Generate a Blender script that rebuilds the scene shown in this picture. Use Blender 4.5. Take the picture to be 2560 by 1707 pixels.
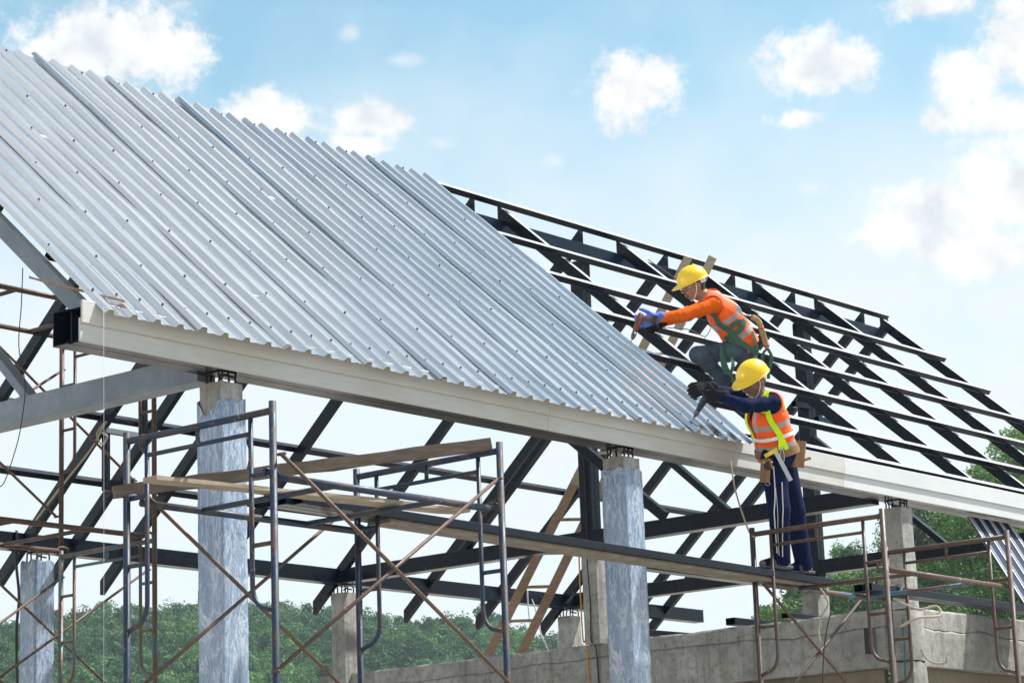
import bpy, math, random
import numpy as np
from mathutils import Vector, Matrix
random.seed(7); rng = np.random.default_rng(11)
rad = math.radians
for o in list(bpy.data.objects): bpy.data.objects.remove(o)
scene = bpy.context.scene
COL = scene.collection

# ---------------------------------------------------------------- camera
# world frame: X runs along the eave, Y across the span (inwards), Z up, camera eye 1.65 m above the ground
CAM_R = Vector((0.642, -0.766, -0.036)); YAW, PITCH, ROLL = 0.8814, 0.2232, -0.0366
cam_data = bpy.data.cameras.new('camera'); cam = bpy.data.objects.new('camera', cam_data); COL.objects.link(cam)
cam_data.sensor_width = 36; cam_data.lens = 87.025; cam_data.clip_start = .1; cam_data.clip_end = 5000
def basis():
    cy, sy, cp, sp = math.cos(YAW), math.sin(YAW), math.cos(PITCH), math.sin(PITCH)
    F = Vector((sy*cp, cy*cp, sp)); R = Vector((cy, -sy, 0)); U = R.cross(F)
    c, s = math.cos(ROLL), math.sin(ROLL)
    return c*R + s*U, -s*R + c*U, F
VR, VU, VF = basis()
EYE = Vector((0, 0, 1.65))
M = Matrix((VR, VU, -VF)).transposed().to_4x4(); M.translation = EYE
cam.matrix_world = M
scene.camera = cam
scene.render.resolution_x, scene.render.resolution_y = 1024, 682

# ---------------------------------------------------------------- sky, sun, exposure
SUN_DIR = Vector((0.44, -0.30, 0.85)).normalized()            # towards the sun: high, right of the camera, on the camera's side of the ridge
sun_el = math.asin(SUN_DIR.z); sun_az = math.atan2(SUN_DIR.x, SUN_DIR.y)
world = bpy.data.worlds.new('World'); scene.world = world; world.use_nodes = True
SKY_STRENGTH = 0.12
CLOUDS = [(41.013, 19.781, 1.915, 0.958), (39.981, 19.515, 1.109, 0.504), (42.259, 19.554, 1.008, 0.706), (44.749, 18.076, 1.21, 0.554), (47.265, 17.997, 0.857, 0.383), (47.04, 17.402, 0.706, 0.252), (53.672, 18.475, 0.958, 0.827), (54.165, 18.798, 0.504, 0.454), (58.054, 18.795, 1.058, 0.706), (58.673, 18.698, 0.806, 0.605), (57.553, 17.57, 0.605, 0.202), (61.052, 19.922, 1.008, 0.383), (62.916, 18.905, 0.857, 1.109), (61.719, 18.04, 0.958, 0.706), (62.272, 17.348, 1.31, 0.454), (60.736, 17.29, 0.302, 0.323), (62.327, 15.615, 1.512, 1.058), (61.066, 15.03, 1.915, 0.857), (59.726, 14.788, 1.058, 0.353), (61.604, 14.191, 1.512, 0.605)]
WISPS = [(59.613, 13.25, 1.6, 0.5), (62.006, 12.968, 1.6, 0.55), (46.786, 19.994, 0.28, 0.2), (51.648, 16.897, 0.36, 0.19), (48.04, 19.327, 0.45, 0.17), (48.932, 17.41, 0.35, 0.17), (57.758, 15.98, 0.35, 0.16)]
def build_sky():
    nt = world.node_tree; N = nt.nodes; L = nt.links; N.clear()
    def node(t, **k):
        n = N.new(t)
        for a, b in k.items(): setattr(n, a, b)
        return n
    def math_(op, a, b=None, c=None, clamp=False):
        n = node('ShaderNodeMath', operation=op); n.use_clamp = clamp
        for i, v in enumerate((a, b, c)):
            if v is None: continue
            if isinstance(v, (int, float)): n.inputs[i].default_value = v
            else: L.new(v, n.inputs[i])
        return n.outputs[0]
    def vmath(op, a, b=None, out=0):
        n = node('ShaderNodeVectorMath', operation=op)
        for i, v in enumerate((a, b)):
            if v is None: continue
            if isinstance(v, tuple): n.inputs[i].default_value = v
            else: L.new(v, n.inputs[i])
        return n.outputs[out]
    def smooth(v, a, b):
        n = node('ShaderNodeMapRange', interpolation_type='SMOOTHSTEP'); L.new(v, n.inputs['Value'])
        n.inputs['From Min'].default_value = a; n.inputs['From Max'].default_value = b
        return n.outputs['Result']
    def noise(vec, scale, detail=8, rough=.55, dist=0):
        n = node('ShaderNodeTexNoise'); L.new(vec, n.inputs['Vector'])
        n.inputs['Scale'].default_value = scale; n.inputs['Detail'].default_value = detail
        n.inputs['Roughness'].default_value = rough; n.inputs['Distortion'].default_value = dist
        return n.outputs['Fac']
    tc = node('ShaderNodeTexCoord').outputs['Generated']
    d = vmath('NORMALIZE', tc)
    sx = node('ShaderNodeSeparateXYZ'); L.new(d, sx.inputs[0]); x, y, z = sx.outputs
    az = math_('MULTIPLY', math_('ARCTAN2', x, y), 57.29578)
    el = math_('MULTIPLY', math_('ARCSINE', z), 57.29578)
    cb = node('ShaderNodeCombineXYZ'); L.new(az, cb.inputs[0]); L.new(el, cb.inputs[1]); ae = cb.outputs[0]
    sky = node('ShaderNodeTexSky', sky_type='NISHITA', sun_disc=False, sun_elevation=sun_el, sun_rotation=sun_az)
    sky.air_density = 1.0; sky.dust_density = 0.6; sky.ozone_density = 3.0; sky.altitude = 300
    # billow warp so the cloud edges turn lumpy
    n1 = noise(ae, 1.1, 8, .6); n2 = noise(ae, 3.6, 6, .65)
    edge = math_('ADD', math_('MULTIPLY', math_('SUBTRACT', n1, .5), 1.9), math_('MULTIPLY', math_('SUBTRACT', n2, .5), .75))
    def field(blobs):
        cur = None
        for (a0, e0, ra, re) in blobs:
            v = vmath('MULTIPLY', vmath('SUBTRACT', ae, (a0, e0, 0)), (.8/ra, .8/re, 0))
            ln = vmath('LENGTH', v, out=1)
            cur = ln if cur is None else math_('MINIMUM', cur, ln)
        return math_('SUBTRACT', 1.0, cur)
    f = field(CLOUDS)
    # the rest of the sky, away from the measured clouds, carries the same scattered cumulus
    big = noise(d, 5.0, 7, .6)
    away = smooth(vmath('LENGTH', vmath('SUBTRACT', ae, (50.5, 13, 0)), out=1), 13, 22)
    gen = math_('MULTIPLY_ADD', away, 3.0, -3.0)
    gen = math_('ADD', gen, math_('MULTIPLY', math_('SUBTRACT', big, .495), 5.0))
    f = math_('MAXIMUM', f, gen)
    mask = math_('MULTIPLY', smooth(math_('ADD', f, edge), -.12, .55), .96)
    wf = math_('MULTIPLY', smooth(math_('ADD', field(WISPS), edge), -.1, 1.0), .5)
    # soft shading inside the clouds: brighter crowns, faintly grey bellies
    n3 = noise(ae, .9, 5, .5)
    shade = smooth(n3, .22, .58)
    ccol = node('ShaderNodeMix', data_type='RGBA'); L.new(shade, ccol.inputs[0])
    ccol.inputs[6].default_value = (3.15, 3.35, 3.65, 1); ccol.inputs[7].default_value = (4.45, 4.45, 4.42, 1)
    # pale band of haze above the horizon all the way round
    hz = smooth(el, 21.5, 12.5)
    hzn = math_('MULTIPLY_ADD', math_('SUBTRACT', noise(ae, .35, 4, .5), .5), .9, hz, clamp=True)
    hcol = node('ShaderNodeMix', data_type='RGBA'); L.new(math_('MULTIPLY', hzn, .93), hcol.inputs[0])
    blue = node('ShaderNodeMix', data_type='RGBA', blend_type='MULTIPLY'); blue.inputs[0].default_value = 1
    L.new(sky.outputs[0], blue.inputs[6]); blue.inputs[7].default_value = SKY_TINT
    L.new(blue.outputs[2], hcol.inputs[6]); hcol.inputs[7].default_value = (3.85, 4.15, 4.36, 1)
    m1 = node('ShaderNodeMix', data_type='RGBA'); L.new(wf, m1.inputs[0]); L.new(hcol.outputs[2], m1.inputs[6]); m1.inputs[7].default_value = (4.0, 4.15, 4.3, 1)
    m2 = node('ShaderNodeMix', data_type='RGBA'); L.new(mask, m2.inputs[0]); L.new(m1.outputs[2], m2.inputs[6]); L.new(ccol.outputs[2], m2.inputs[7])
    bg = node('ShaderNodeBackground'); L.new(m2.outputs[2], bg.inputs['Color']); bg.inputs['Strength'].default_value = SKY_STRENGTH
    out = node('ShaderNodeOutputWorld'); L.new(bg.outputs[0], out.inputs['Surface'])
SKY_TINT = (.93, 1.02, .79, 1)
build_sky()
sl = bpy.data.lights.new('sun', 'SUN'); sun = bpy.data.objects.new('sun', sl); COL.objects.link(sun)
sl.energy = 3.9; sl.angle = rad(1.5); sl.color = (1, .97, .925)
sun.rotation_euler = SUN_DIR.to_track_quat('Z', 'Y').to_euler(); sun.location = (20, 10, 30)
vs = scene.view_settings; vs.view_transform = 'Standard'; vs.look = 'None'; vs.exposure = 0.97; vs.gamma = 1; vs.use_curve_mapping = False
scene.render.engine = 'CYCLES'

# ---------------------------------------------------------------- materials
def new_mat(name):
    m = bpy.data.materials.new(name); m.use_nodes = True
    nt = m.node_tree; b = nt.nodes['Principled BSDF']
    return m, nt, b
class NT:
    """short hands for building a procedural material"""
    def __init__(s, name):
        s.m, s.nt, s.b = new_mat(name); s.N = s.nt.nodes; s.L = s.nt.links
        s.co = s.N.new('ShaderNodeTexCoord').outputs['Object']
    def mapping(s, scale=(1, 1, 1), rot=(0, 0, 0), vec=None):
        n = s.N.new('ShaderNodeMapping'); n.inputs['Scale'].default_value = scale; n.inputs['Rotation'].default_value = rot
        s.L.new(vec or s.co, n.inputs['Vector']); return n.outputs[0]
    def noise(s, scale, detail=6, rough=.6, vec=None, dist=0):
        n = s.N.new('ShaderNodeTexNoise'); s.L.new(vec or s.co, n.inputs['Vector'])
        n.inputs['Scale'].default_value = scale; n.inputs['Detail'].default_value = detail; n.inputs['Roughness'].default_value = rough; n.inputs['Distortion'].default_value = dist
        return n.outputs['Fac']
    def ramp(s, fac, stops):
        n = s.N.new('ShaderNodeValToRGB'); s.L.new(fac, n.inputs[0]); e = n.color_ramp.elements
        while len(e) < len(stops): e.new(.5)
        for q, (p, c) in zip(e, stops): q.position = p; q.color = (*c, 1) if len(c) == 3 else c
        return n.outputs[0]
    def range(s, fac, a, b, c, d):
        n = s.N.new('ShaderNodeMapRange'); s.L.new(fac, n.inputs['Value'])
        for k, v in zip(('From Min', 'From Max', 'To Min', 'To Max'), (a, b, c, d)): n.inputs[k].default_value = v
        return n.outputs['Result']
    def mix(s, fac, a, b, mode='MIX'):
        n = s.N.new('ShaderNodeMix'); n.data_type = 'RGBA'; n.blend_type = mode
        if isinstance(fac, (int, float)): n.inputs[0].default_value = fac
        else: s.L.new(fac, n.inputs[0])
        for i, v in ((6, a), (7, b)):
            if isinstance(v, tuple): n.inputs[i].default_value = (*v[:3], 1)
            else: s.L.new(v, n.inputs[i])
        return n.outputs[2]
    def math(s, op, a, b=0.0):
        n = s.N.new('ShaderNodeMath'); n.operation = op
        for i, v in enumerate((a, b)):
            if isinstance(v, (int, float)): n.inputs[i].default_value = v
            else: s.L.new(v, n.inputs[i])
        return n.outputs[0]
    def attr(s, name, typ='GEOMETRY'):
        n = s.N.new('ShaderNodeAttribute'); n.attribute_name = name; n.attribute_type = typ; return n.outputs
    def set(s, **k):
        for key, v in k.items():
            i = s.b.inputs[key.replace('_', ' ')]
            if isinstance(v, (int, float)): i.default_value = v
            elif isinstance(v, tuple): i.default_value = (*v[:3], 1)
            else: s.L.new(v, i)
        return s
    def bump(s, h, strength=.3, dist=.01):
        n = s.N.new('ShaderNodeBump'); s.L.new(h, n.inputs['Height']); n.inputs['Strength'].default_value = strength; n.inputs['Distance'].default_value = dist
        s.L.new(n.outputs[0], s.b.inputs['Normal']); return s
    def rnd(s):
        return s.N.new('ShaderNodeObjectInfo').outputs['Random']

def m_steel(name='black_steel', base=(.0042, .0080, .0155), dust=(.036, .047, .062), amt=.2):
    n = NT(name)
    a = n.noise(2.2, 7, .65); b = n.noise(34, 4, .7); st = n.noise(9, 5, .7, n.mapping((1, 1, .15)))
    k = n.math('MULTIPLY', n.range(a, .35, .75, 0, 1), n.range(b, .3, .7, .2, 1))
    k = n.math('ADD', k, n.range(st, .62, .8, 0, .5))
    c = n.mix(n.math('MULTIPLY', k, amt), base, dust)
    c = n.mix(n.math('MULTIPLY', n.rnd(), .35), c, (.010, .015, .025))
    n.set(Base_Color=c, Roughness=n.range(a, .3, .7, .2, .34), Specular_IOR_Level=.2).bump(b, .06, .002)
    return n.m
def m_grey_primer():
    n = NT('grey_primed_steel')
    a = n.noise(3, 7, .7); b = n.noise(40, 4, .7); st = n.noise(5, 6, .75, n.mapping((.6, 3, 8)))
    c = n.ramp(a, [(.3, (.13, .16, .195)), (.55, (.20, .235, .275)), (.8, (.31, .34, .37))])
    c = n.mix(n.range(st, .62, .74, 0, .7), c, (.035, .04, .05))
    n.set(Base_Color=c, Roughness=n.range(b, .3, .7, .4, .6)).bump(b, .1, .002)
    return n.m
def m_roof():
    n = NT('zinc_roof_metal')
    a = n.noise(1.1, 5, .6); b = n.noise(26, 4, .6, n.mapping((1, .12, .12))); f = n.noise(160, 2, .5, n.mapping((1, .03, .03)))
    c = n.ramp(a, [(.3, (.735, .74, .745)), (.7, (.805, .81, .815))])
    c = n.mix(n.math('MULTIPLY', n.rnd(), .25), c, (.69, .70, .715))
    n.set(Base_Color=c, Metallic=.95, Roughness=n.range(n.math('ADD', a, n.math('MULTIPLY', f, .5)), .45, 1.0, .12, .22))
    n.bump(n.math('ADD', n.math('MULTIPLY', b, .4), n.math('MULTIPLY', a, 2.0)), .05, .006)
    return n.m
def m_fascia(name, c0, c1, st):
    n = NT(name)
    g = n.noise(60, 5, .7, n.mapping((.05, 1, 1))); a = n.noise(1.6, 6, .65, n.mapping((.5, 1, 1))); s = n.noise(14, 5, .7)
    c = n.mix(n.range(g, .35, .7, 0, 1), c0, c1)
    c = n.mix(n.range(a, .45, .7, 0, .75), c, st)
    c = n.mix(n.range(s, .62, .72, 0, .45), c, (.28, .26, .22))
    n.set(Base_Color=c, Roughness=.62).bump(g, .22, .004)
    return n.m
def m_concrete(name='grey_concrete', tint=(1, 1, 1)):
    n = NT(name)
    a = n.noise(1.7, 8, .65); b = n.noise(11, 8, .7); p = n.noise(30, 4, .72); v = n.noise(7, 6, .72, n.mapping((1, 1, .06)))
    t = lambda c: tuple(x*y for x, y in zip(c, tint))
    c = n.ramp(a, [(.3, t((.20, .193, .178))), (.5, t((.33, .322, .30))), (.7, t((.47, .463, .44)))])
    c = n.mix(n.range(b, .46, .68, 0, .75), c, t((.16, .15, .13)))
    c = n.mix(n.range(v, .52, .68, 0, .8), c, t((.16, .145, .12)))
    c = n.mix(n.range(p, .61, .66, 0, .9), c, (.06, .055, .05))
    n.set(Base_Color=c, Roughness=.88)
    n.bump(n.math('ADD', n.math('MULTIPLY', b, 1.0), n.math('MULTIPLY', p, .55)), .55, .016)
    return n.m
def m_wrap():
    n = NT('silver_blue_plastic_film')
    mot = n.noise(3.4, 8, .68, n.mapping((1, 1, .5), (rad(30), rad(-30), 0)), 1.5); a = n.noise(1.1, 5, .6)
    r1 = n.noise(8, 6, .62, n.mapping((1, 1, .2), (rad(32), rad(-34), 0)), 2.0); r2 = n.noise(15, 5, .65, n.mapping((1, 1, .3), (rad(-30), rad(28), 0)), 1.2)
    ridge = lambda q: n.math('SUBTRACT', 1.0, n.math('MULTIPLY', n.math('ABSOLUTE', n.math('SUBTRACT', q, .5)), 2.0))
    k1, k2 = ridge(r1), ridge(r2)
    c = n.ramp(a, [(.3, (.115, .19, .34)), (.5, (.19, .275, .41)), (.75, (.31, .375, .47))])
    c = n.mix(n.range(mot, .5, .7, 0, .7), c, (.38, .45, .55)); c = n.mix(n.range(mot, .46, .28, 0, .6), c, (.09, .14, .235))
    c = n.mix(n.range(k1, .93, .99, 0, .55), c, (.66, .71, .78)); c = n.mix(n.range(k2, .95, .995, 0, .4), c, (.66, .71, .78))
    n.set(Base_Color=c, Roughness=n.range(mot, .3, .7, .42, .2), Specular_IOR_Level=.7, Coat_Weight=.3, Coat_Roughness=.15)
    n.bump(n.math('ADD', mot, n.math('ADD', n.math('MULTIPLY', k1, .5), n.math('MULTIPLY', k2, .3))), .8, .02)
    return n.m
def m_wood(name, c0, c1, c2):
    n = NT(name)
    g = n.noise(22, 7, .7, n.mapping((.35, .35, 2.2)), .8); a = n.noise(3, 5, .6); k = n.noise(9, 3, .5)
    c = n.ramp(g, [(.25, c0), (.5, c1), (.78, c2)])
    c = n.mix(n.range(a, .5, .75, 0, .45), c, tuple(x*.6 for x in c0))
    c = n.mix(n.range(k, .7, .78, 0, .6), c, (.05, .035, .025))
    n.set(Base_Color=c, Roughness=.82).bump(g, .4, .006)
    return n.m
def m_tube(name, paint, rust, amt):
    """scaffold pipe: paint that has chipped and rusted, with splashes of cement"""
    n = NT(name)
    a = n.noise(5.5, 7, .7); b = n.noise(38, 6, .75); w = n.noise(19, 4, .7)
    rc = n.ramp(b, [(.3, tuple(x*.55 for x in rust)), (.55, rust), (.8, tuple(min(1, x*1.7) for x in rust))])
    c = n.mix(n.range(n.math('ADD', a, n.math('MULTIPLY', b, .25)), .62-amt*.4, .74-amt*.4, 0, 1), paint, rc)
    c = n.mix(n.range(w, .66, .72, 0, .75), c, (.42, .43, .43))
    n.set(Base_Color=c, Roughness=n.range(a, .35, .65, .38, .7)).bump(b, .25, .003)
    return n.m
def m_plain(name, col, rough=.6, metal=0., var=.25, scale=18, bump=0.0, spec=.5):
    n = NT(name)
    a = n.noise(scale, 5, .65)
    c = n.mix(n.range(a, .3, .75, 0, 1), tuple(x*(1-var) for x in col), tuple(min(1, x*(1+var)) for x in col))
    n.set(Base_Color=c, Roughness=rough, Metallic=metal, Specular_IOR_Level=spec)
    if bump: n.bump(a, bump, .01)
    return n.m
def m_cloth(name, col, var=.22, rough=.85, sheen=.0):
    n = NT(name)
    a = n.noise(9, 6, .65); w = n.noise(260, 2, .5); fo = n.noise(10, 4, .6, n.mapping((1, 1, .5)), 1.6)
    c = n.mix(n.range(a, .3, .75, 0, 1), tuple(x*(1-var) for x in col), tuple(min(1, x*(1+var*.6)) for x in col))
    n.set(Base_Color=c, Roughness=rough, Sheen_Weight=sheen, Specular_IOR_Level=.12)
    n.bump(n.math('ADD', fo, n.math('MULTIPLY', w, .06)), .85, .03)
    return n.m
MT = {}
MT['steel'] = m_steel()
MT['steel_blue'] = m_steel('blue_black_steel', (.008, .024, .052), (.04, .08, .14), .7)
MT['steel_slate'] = m_steel('slate_black_steel', (.020, .027, .036), (.08, .09, .105), .3)
MT['steel_top'] = m_plain('pale_steel_top', (.46, .48, .50), .4, .15, .2, 9)  # paler tone for the upper faces of purlins and front rafters
MT['steel_grey'] = m_grey_primer()
MT['roof'] = m_roof()
MT['fascia_cream'] = m_fascia('cream_board', (.475, .472, .445), (.55, .547, .52), (.43, .405, .345))
MT['fascia_white'] = m_fascia('white_board', (.56, .575, .585), (.63, .64, .65), (.53, .545, .55))
MT['concrete'] = m_concrete()
MT['concrete_cool'] = m_concrete('pale_column_concrete', (1.12, 1.14, 1.15))
MT['wrap'] = m_wrap()
MT['timber'] = m_wood('weathered_brown_timber', (.065, .047, .034), (.115, .085, .062), (.18, .14, .105))
MT['board'] = m_wood('pale_board_wood', (.22, .17, .12), (.31, .25, .18), (.40, .335, .25))
MT['ladder'] = m_wood('greyish_ladder_wood', (.30, .235, .16), (.42, .345, .24), (.54, .46, .34))
MT['ladder_red'] = m_wood('reddish_ladder_wood', (.22, .13, .08), (.34, .22, .145), (.45, .32, .22))
MT['tube_blue'] = m_tube('navy_scaffold_paint', (.008, .024, .056), (.075, .05, .04), .02)
MT['tube_rust'] = m_tube('rusty_scaffold_pipe', (.075, .055, .045), (.095, .052, .036), .75)
MT['tube_rustblue'] = m_tube('rusty_blue_scaffold_pipe', (.03, .06, .13), (.085, .05, .038), .42)
MT['tube_teal'] = m_tube('teal_scaffold_paint', (.035, .15, .19), (.15, .10, .07), .28)
MT['tube_sky'] = m_tube('sky_blue_scaffold_paint', (.05, .22, .38), (.12, .08, .06), .28)
MT['brace'] = m_tube('rusty_brace_pipe', (.075, .05, .038), (.11, .062, .042), .7)
MT['rebar'] = m_plain('dark_rebar', (.05, .035, .03), .8, .3, .4)
MT['screw'] = m_plain('dark_screw', (.10, .10, .11), .5, .5, .2)
MT['rope'] = m_plain('pale_rope', (.42, .37, .29), .9, 0, .3, 120)
MT['cable'] = m_plain('black_cable', (.012, .012, .014), .5, 0, .2)
MT['string'] = m_plain('white_string', (.75, .76, .77), .8, 0, .1)
MT['greenrope'] = m_plain('green_rope', (.02, .16, .13), .85, 0, .3, 90)
MT['orange_cable'] = m_plain('orange_cable', (.65, .26, .03), .5, 0, .15)
MT['ground'] = m_plain('dry_earth', (.34, .315, .275), .95, 0, .35, .8, .3)
MT['wallin'] = m_plain('brown_render_wall', (.20, .165, .12), .9, 0, .3, 3, .3)
MT['under_board'] = m_wood('grey_plank_wood', (.13, .11, .085), (.21, .185, .15), (.30, .27, .22))
MT['pale_rib'] = m_plain('pale_rib_tone', (.62, .65, .68), .4, .2, .1)
MT['navy_sheet'] = m_plain('navy_coated_metal', (.012, .022, .06), .3, .25, .25, 4, 0, .6)

# ---------------------------------------------------------------- object helpers
OFF = {}
def link(o, parent=None):
    COL.objects.link(o)
    if parent is not None: o.parent = parent
    return o
def thing(name, label, cat, loc, group=None):
    o = bpy.data.objects.new(name, None); o.empty_display_size = .2; o.location = loc; link(o)
    OFF[o.name] = Vector(loc); o['label'] = label; o['category'] = cat
    if group: o['group'] = group
    return o
def tag(o, label, cat, group=None):
    o['label'] = label; o['category'] = cat
    if group: o['group'] = group
    return o
def mesh_obj(name, V, F, mat, parent=None, smooth=False, base=None):
    """V in world coordinates; the mesh is stored relative to its thing's base"""
    V = np.asarray(V, dtype=np.float64)
    if parent is not None: off = OFF[parent.name]
    else: off = Vector(base) if base is not None else Vector((float(V[:, 0].mean()), float(V[:, 1].mean()), float(V[:, 2].min())))
    me = bpy.data.meshes.new(name)
    me.from_pydata((V - np.array(off)).tolist(), [], [tuple(f) for f in F])
    mats = mat if isinstance(mat, (list, tuple)) else [mat]
    for m in mats: me.materials.append(MT[m] if isinstance(m, str) else m)
    if smooth: me.polygons.foreach_set('use_smooth', [True]*len(me.polygons))
    me.update()
    o = bpy.data.objects.new(name, me); link(o, parent)
    if parent is None: o.location = off
    OFF[o.name] = Vector(off)
    return o
def struct(o): o['kind'] = 'structure'; return o

class MB:
    def __init__(s): s.V = []; s.F = []
    def add(s, V, F):
        k = len(s.V); s.V += [tuple(v) for v in V]; s.F += [tuple(i+k for i in f) for f in F]; return s
    def bar(s, p0, p1, w, h, up=(0, 0, 1), ch=.004, hollow=False, t=.004):
        V, F = bar_geo(p0, p1, w, h, up, ch, hollow, t); return s.add(V, F)
    def tube(s, pts, r, n=10, cap=True):
        V, F = tube_geo(pts, r, n, cap); return s.add(V, F)
    def box(s, lo, hi):
        x0, y0, z0 = lo; x1, y1, z1 = hi
        V = [(x0, y0, z0), (x1, y0, z0), (x1, y1, z0), (x0, y1, z0), (x0, y0, z1), (x1, y0, z1), (x1, y1, z1), (x0, y1, z1)]
        return s.add(V, [(3, 2, 1, 0), (4, 5, 6, 7), (0, 1, 5, 4), (1, 2, 6, 5), (2, 3, 7, 6), (3, 0, 4, 7)])
    def build(s, name, mat, parent=None, smooth=False, base=None):
        return mesh_obj(name, s.V, s.F, mat, parent, smooth, base)
def frame_of(p0, p1, up):
    d = (Vector(p1)-Vector(p0)); L = d.length; d /= L
    u = Vector(up); s = d.cross(u)
    if s.length < 1e-4: s = d.cross(Vector((1, 0, 0)))
    s.normalize(); u = s.cross(d); return d, s, u
def bar_geo(p0, p1, w, h, up=(0, 0, 1), ch=.004, hollow=False, t=.004):
    """a straight bar with eased edges; w across, h along 'up'; hollow = open box section"""
    d, s, u = frame_of(p0, p1, up); p0 = Vector(p0); p1 = Vector(p1); a, b = w/2, h/2
    sec = [(-a+ch, -b), (a-ch, -b), (a, -b+ch), (a, b-ch), (a-ch, b), (-a+ch, b), (-a, b-ch), (-a, -b+ch)]
    V = [p + s*x + u*y for p in (p0, p1) for x, y in sec]; n = 8
    F = [(i, (i+1) % n, n+(i+1) % n, n+i) for i in range(n)]
    if not hollow: F += [tuple(range(n-1, -1, -1)), tuple(range(n, 2*n))]
    else:
        a2, b2 = a-t, b-t
        sec2 = [(-a2+.001, -b2), (a2-.001, -b2), (a2, -b2+.001), (a2, b2-.001), (a2-.001, b2), (-a2+.001, b2), (-a2, b2-.001), (-a2, -b2+.001)]
        V += [p + s*x + u*y for p in (p0, p1) for x, y in sec2]
        F += [(2*n+(i+1) % n, 2*n+i, 3*n+i, 3*n+(i+1) % n) for i in range(n)]
        F += [((i+1) % n, i, 2*n+i, 2*n+(i+1) % n) for i in range(n)] + [(n+i, n+(i+1) % n, 3*n+(i+1) % n, 3*n+i) for i in range(n)]
    return V, [f[::-1] for f in F]
def tube_geo(pts, r, n=10, cap=True):
    pts = [Vector(p) for p in pts]; m = len(pts); rr = r if isinstance(r, (list, tuple)) else [r]*m
    V = []; F = []; s = None
    for i, p in enumerate(pts):
        d = (pts[min(i+1, m-1)] - pts[max(i-1, 0)]).normalized()
        if s is None:
            s = d.cross(Vector((0, 0, 1)))
            if s.length < .05: s = d.cross(Vector((0, 1, 0)))
        s = (s - d*s.dot(d)).normalized(); u = s.cross(d)
        for k in range(n):
            a = 2*math.pi*k/n; V.append(p + (s*math.cos(a) + u*math.sin(a))*rr[i])
    for i in range(m-1):
        for k in range(n): F.append((i*n+k, i*n+(k+1) % n, (i+1)*n+(k+1) % n, (i+1)*n+k))
    if cap: F += [tuple(range(n-1, -1, -1)), tuple((m-1)*n+k for k in range(n))]
    return V, [f[::-1] for f in F]
def bar(name, p0, p1, w, h, mat, parent=None, up=(0, 0, 1), hollow=False, t=.004, ch=.004):
    return MB().bar(p0, p1, w, h, up, ch, hollow, t).build(name, mat, parent)
def tube(name, pts, r, mat, parent=None, n=10):
    return MB().tube(pts, r, n).build(name, mat, parent, smooth=True)
def spline(pts, k=8):
    """Catmull-Rom through the points"""
    P = [Vector(p) for p in pts]; P = [P[0]*2-P[1]] + P + [P[-1]*2-P[-2]]; out = []
    for i in range(1, len(P)-2):
        for j in range(k):
            t = j/k; a, b, c, d = P[i-1], P[i], P[i+1], P[i+2]
            out.append(.5*((2*b) + (c-a)*t + (2*a-5*b+4*c-d)*t*t + (3*b-a-3*c+d)*t**3))
    out.append(P[-2]); return out

# ================================================================ ground and hills
def big_ground():
    n = 2500
    return struct(MB().add([(-n, -n, 0), (n, -n, 0), (n, n, 0), (-n, n, 0)], [(0, 1, 2, 3)]).build('ground', 'ground', base=(0, 0, 0)))
big_ground()

# ================================================================ steel roof frame
YF, ZT, T = 10.547, 5.0806, .877                 # fascia plane, top of the purlins there, roof pitch (tan)
YR, ZR = 13.78, 7.816                            # apex of the rafters
CA = 1/math.sqrt(1+T*T); NUP = Vector((0, -T*CA, CA)); NBK = Vector((0, T*CA, CA))
def zroof(y, off=0.): return ZT + off + T*(y-YF)
def zback(y): return ZR - T*(y-YR)
frame = thing('steel_roof_frame', 'black painted steel frame of the unfinished gable roof with open rafters and purlins', 'roof frame', (16, 13.7, 4.8))
# front eave beam: two channels standing side by side, open at the gable end
def channel(p0, p1, w, h, flip, mb, t=.006, lip=.016):
    d, s, u = frame_of(p0, p1, (0, 0, 1)); s = s*flip; p0 = Vector(p0); p1 = Vector(p1)
    a, b = w/2, h/2
    sec = [(-a, -b), (a, -b), (a, -b+lip), (a-t, -b+lip), (a-t, -b+t), (-a+t, -b+t), (-a+t, b-t), (a-t, b-t), (a-t, b-lip), (a, b-lip), (a, b), (-a, b)]
    V = [p + s*x + u*y for p in (p0, p1) for x, y in sec]; n = len(sec)
    F = [(i, (i+1) % n, n+(i+1) % n, n+i) for i in range(n)] + [tuple(range(n))[::-1], tuple(range(n, 2*n))]
    mb.add(V, F)
mb = MB(); channel((9.02, 10.636, 4.957), (24, 10.636, 4.957), .125, .205, 1, mb); mb.build('eave_beam', 'steel', frame)
mb = MB(); channel((9.0, 10.769, 4.957), (24, 10.769, 4.957), .125, .205, 1, mb); mb.build('eave_beam', 'steel', frame)
bar('eave_beam', (9.0, 17.07, 4.893), (24, 17.07, 4.893), .14, .147, 'steel', frame)
# tie beams
tie = bar('tie_beam', (10.2, 10.835, 4.897), (10.2, 16.998, 4.897), .15, .165, 'steel_grey', frame); tie['label'] = 'grey primed tie beam'
bar('tie_beam', (17.87, 10.835, 4.895), (17.87, 16.998, 4.895), .14, .142, 'steel', frame)
bar('tie_beam', (21.62, 10.835, 4.92), (21.62, 16.998, 4.92), .14, .142, 'steel', frame)
bar('wall_beam', (17.945, 13.93, 4.75), (21.545, 13.93, 4.75), .13, .13, 'steel', frame)
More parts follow.
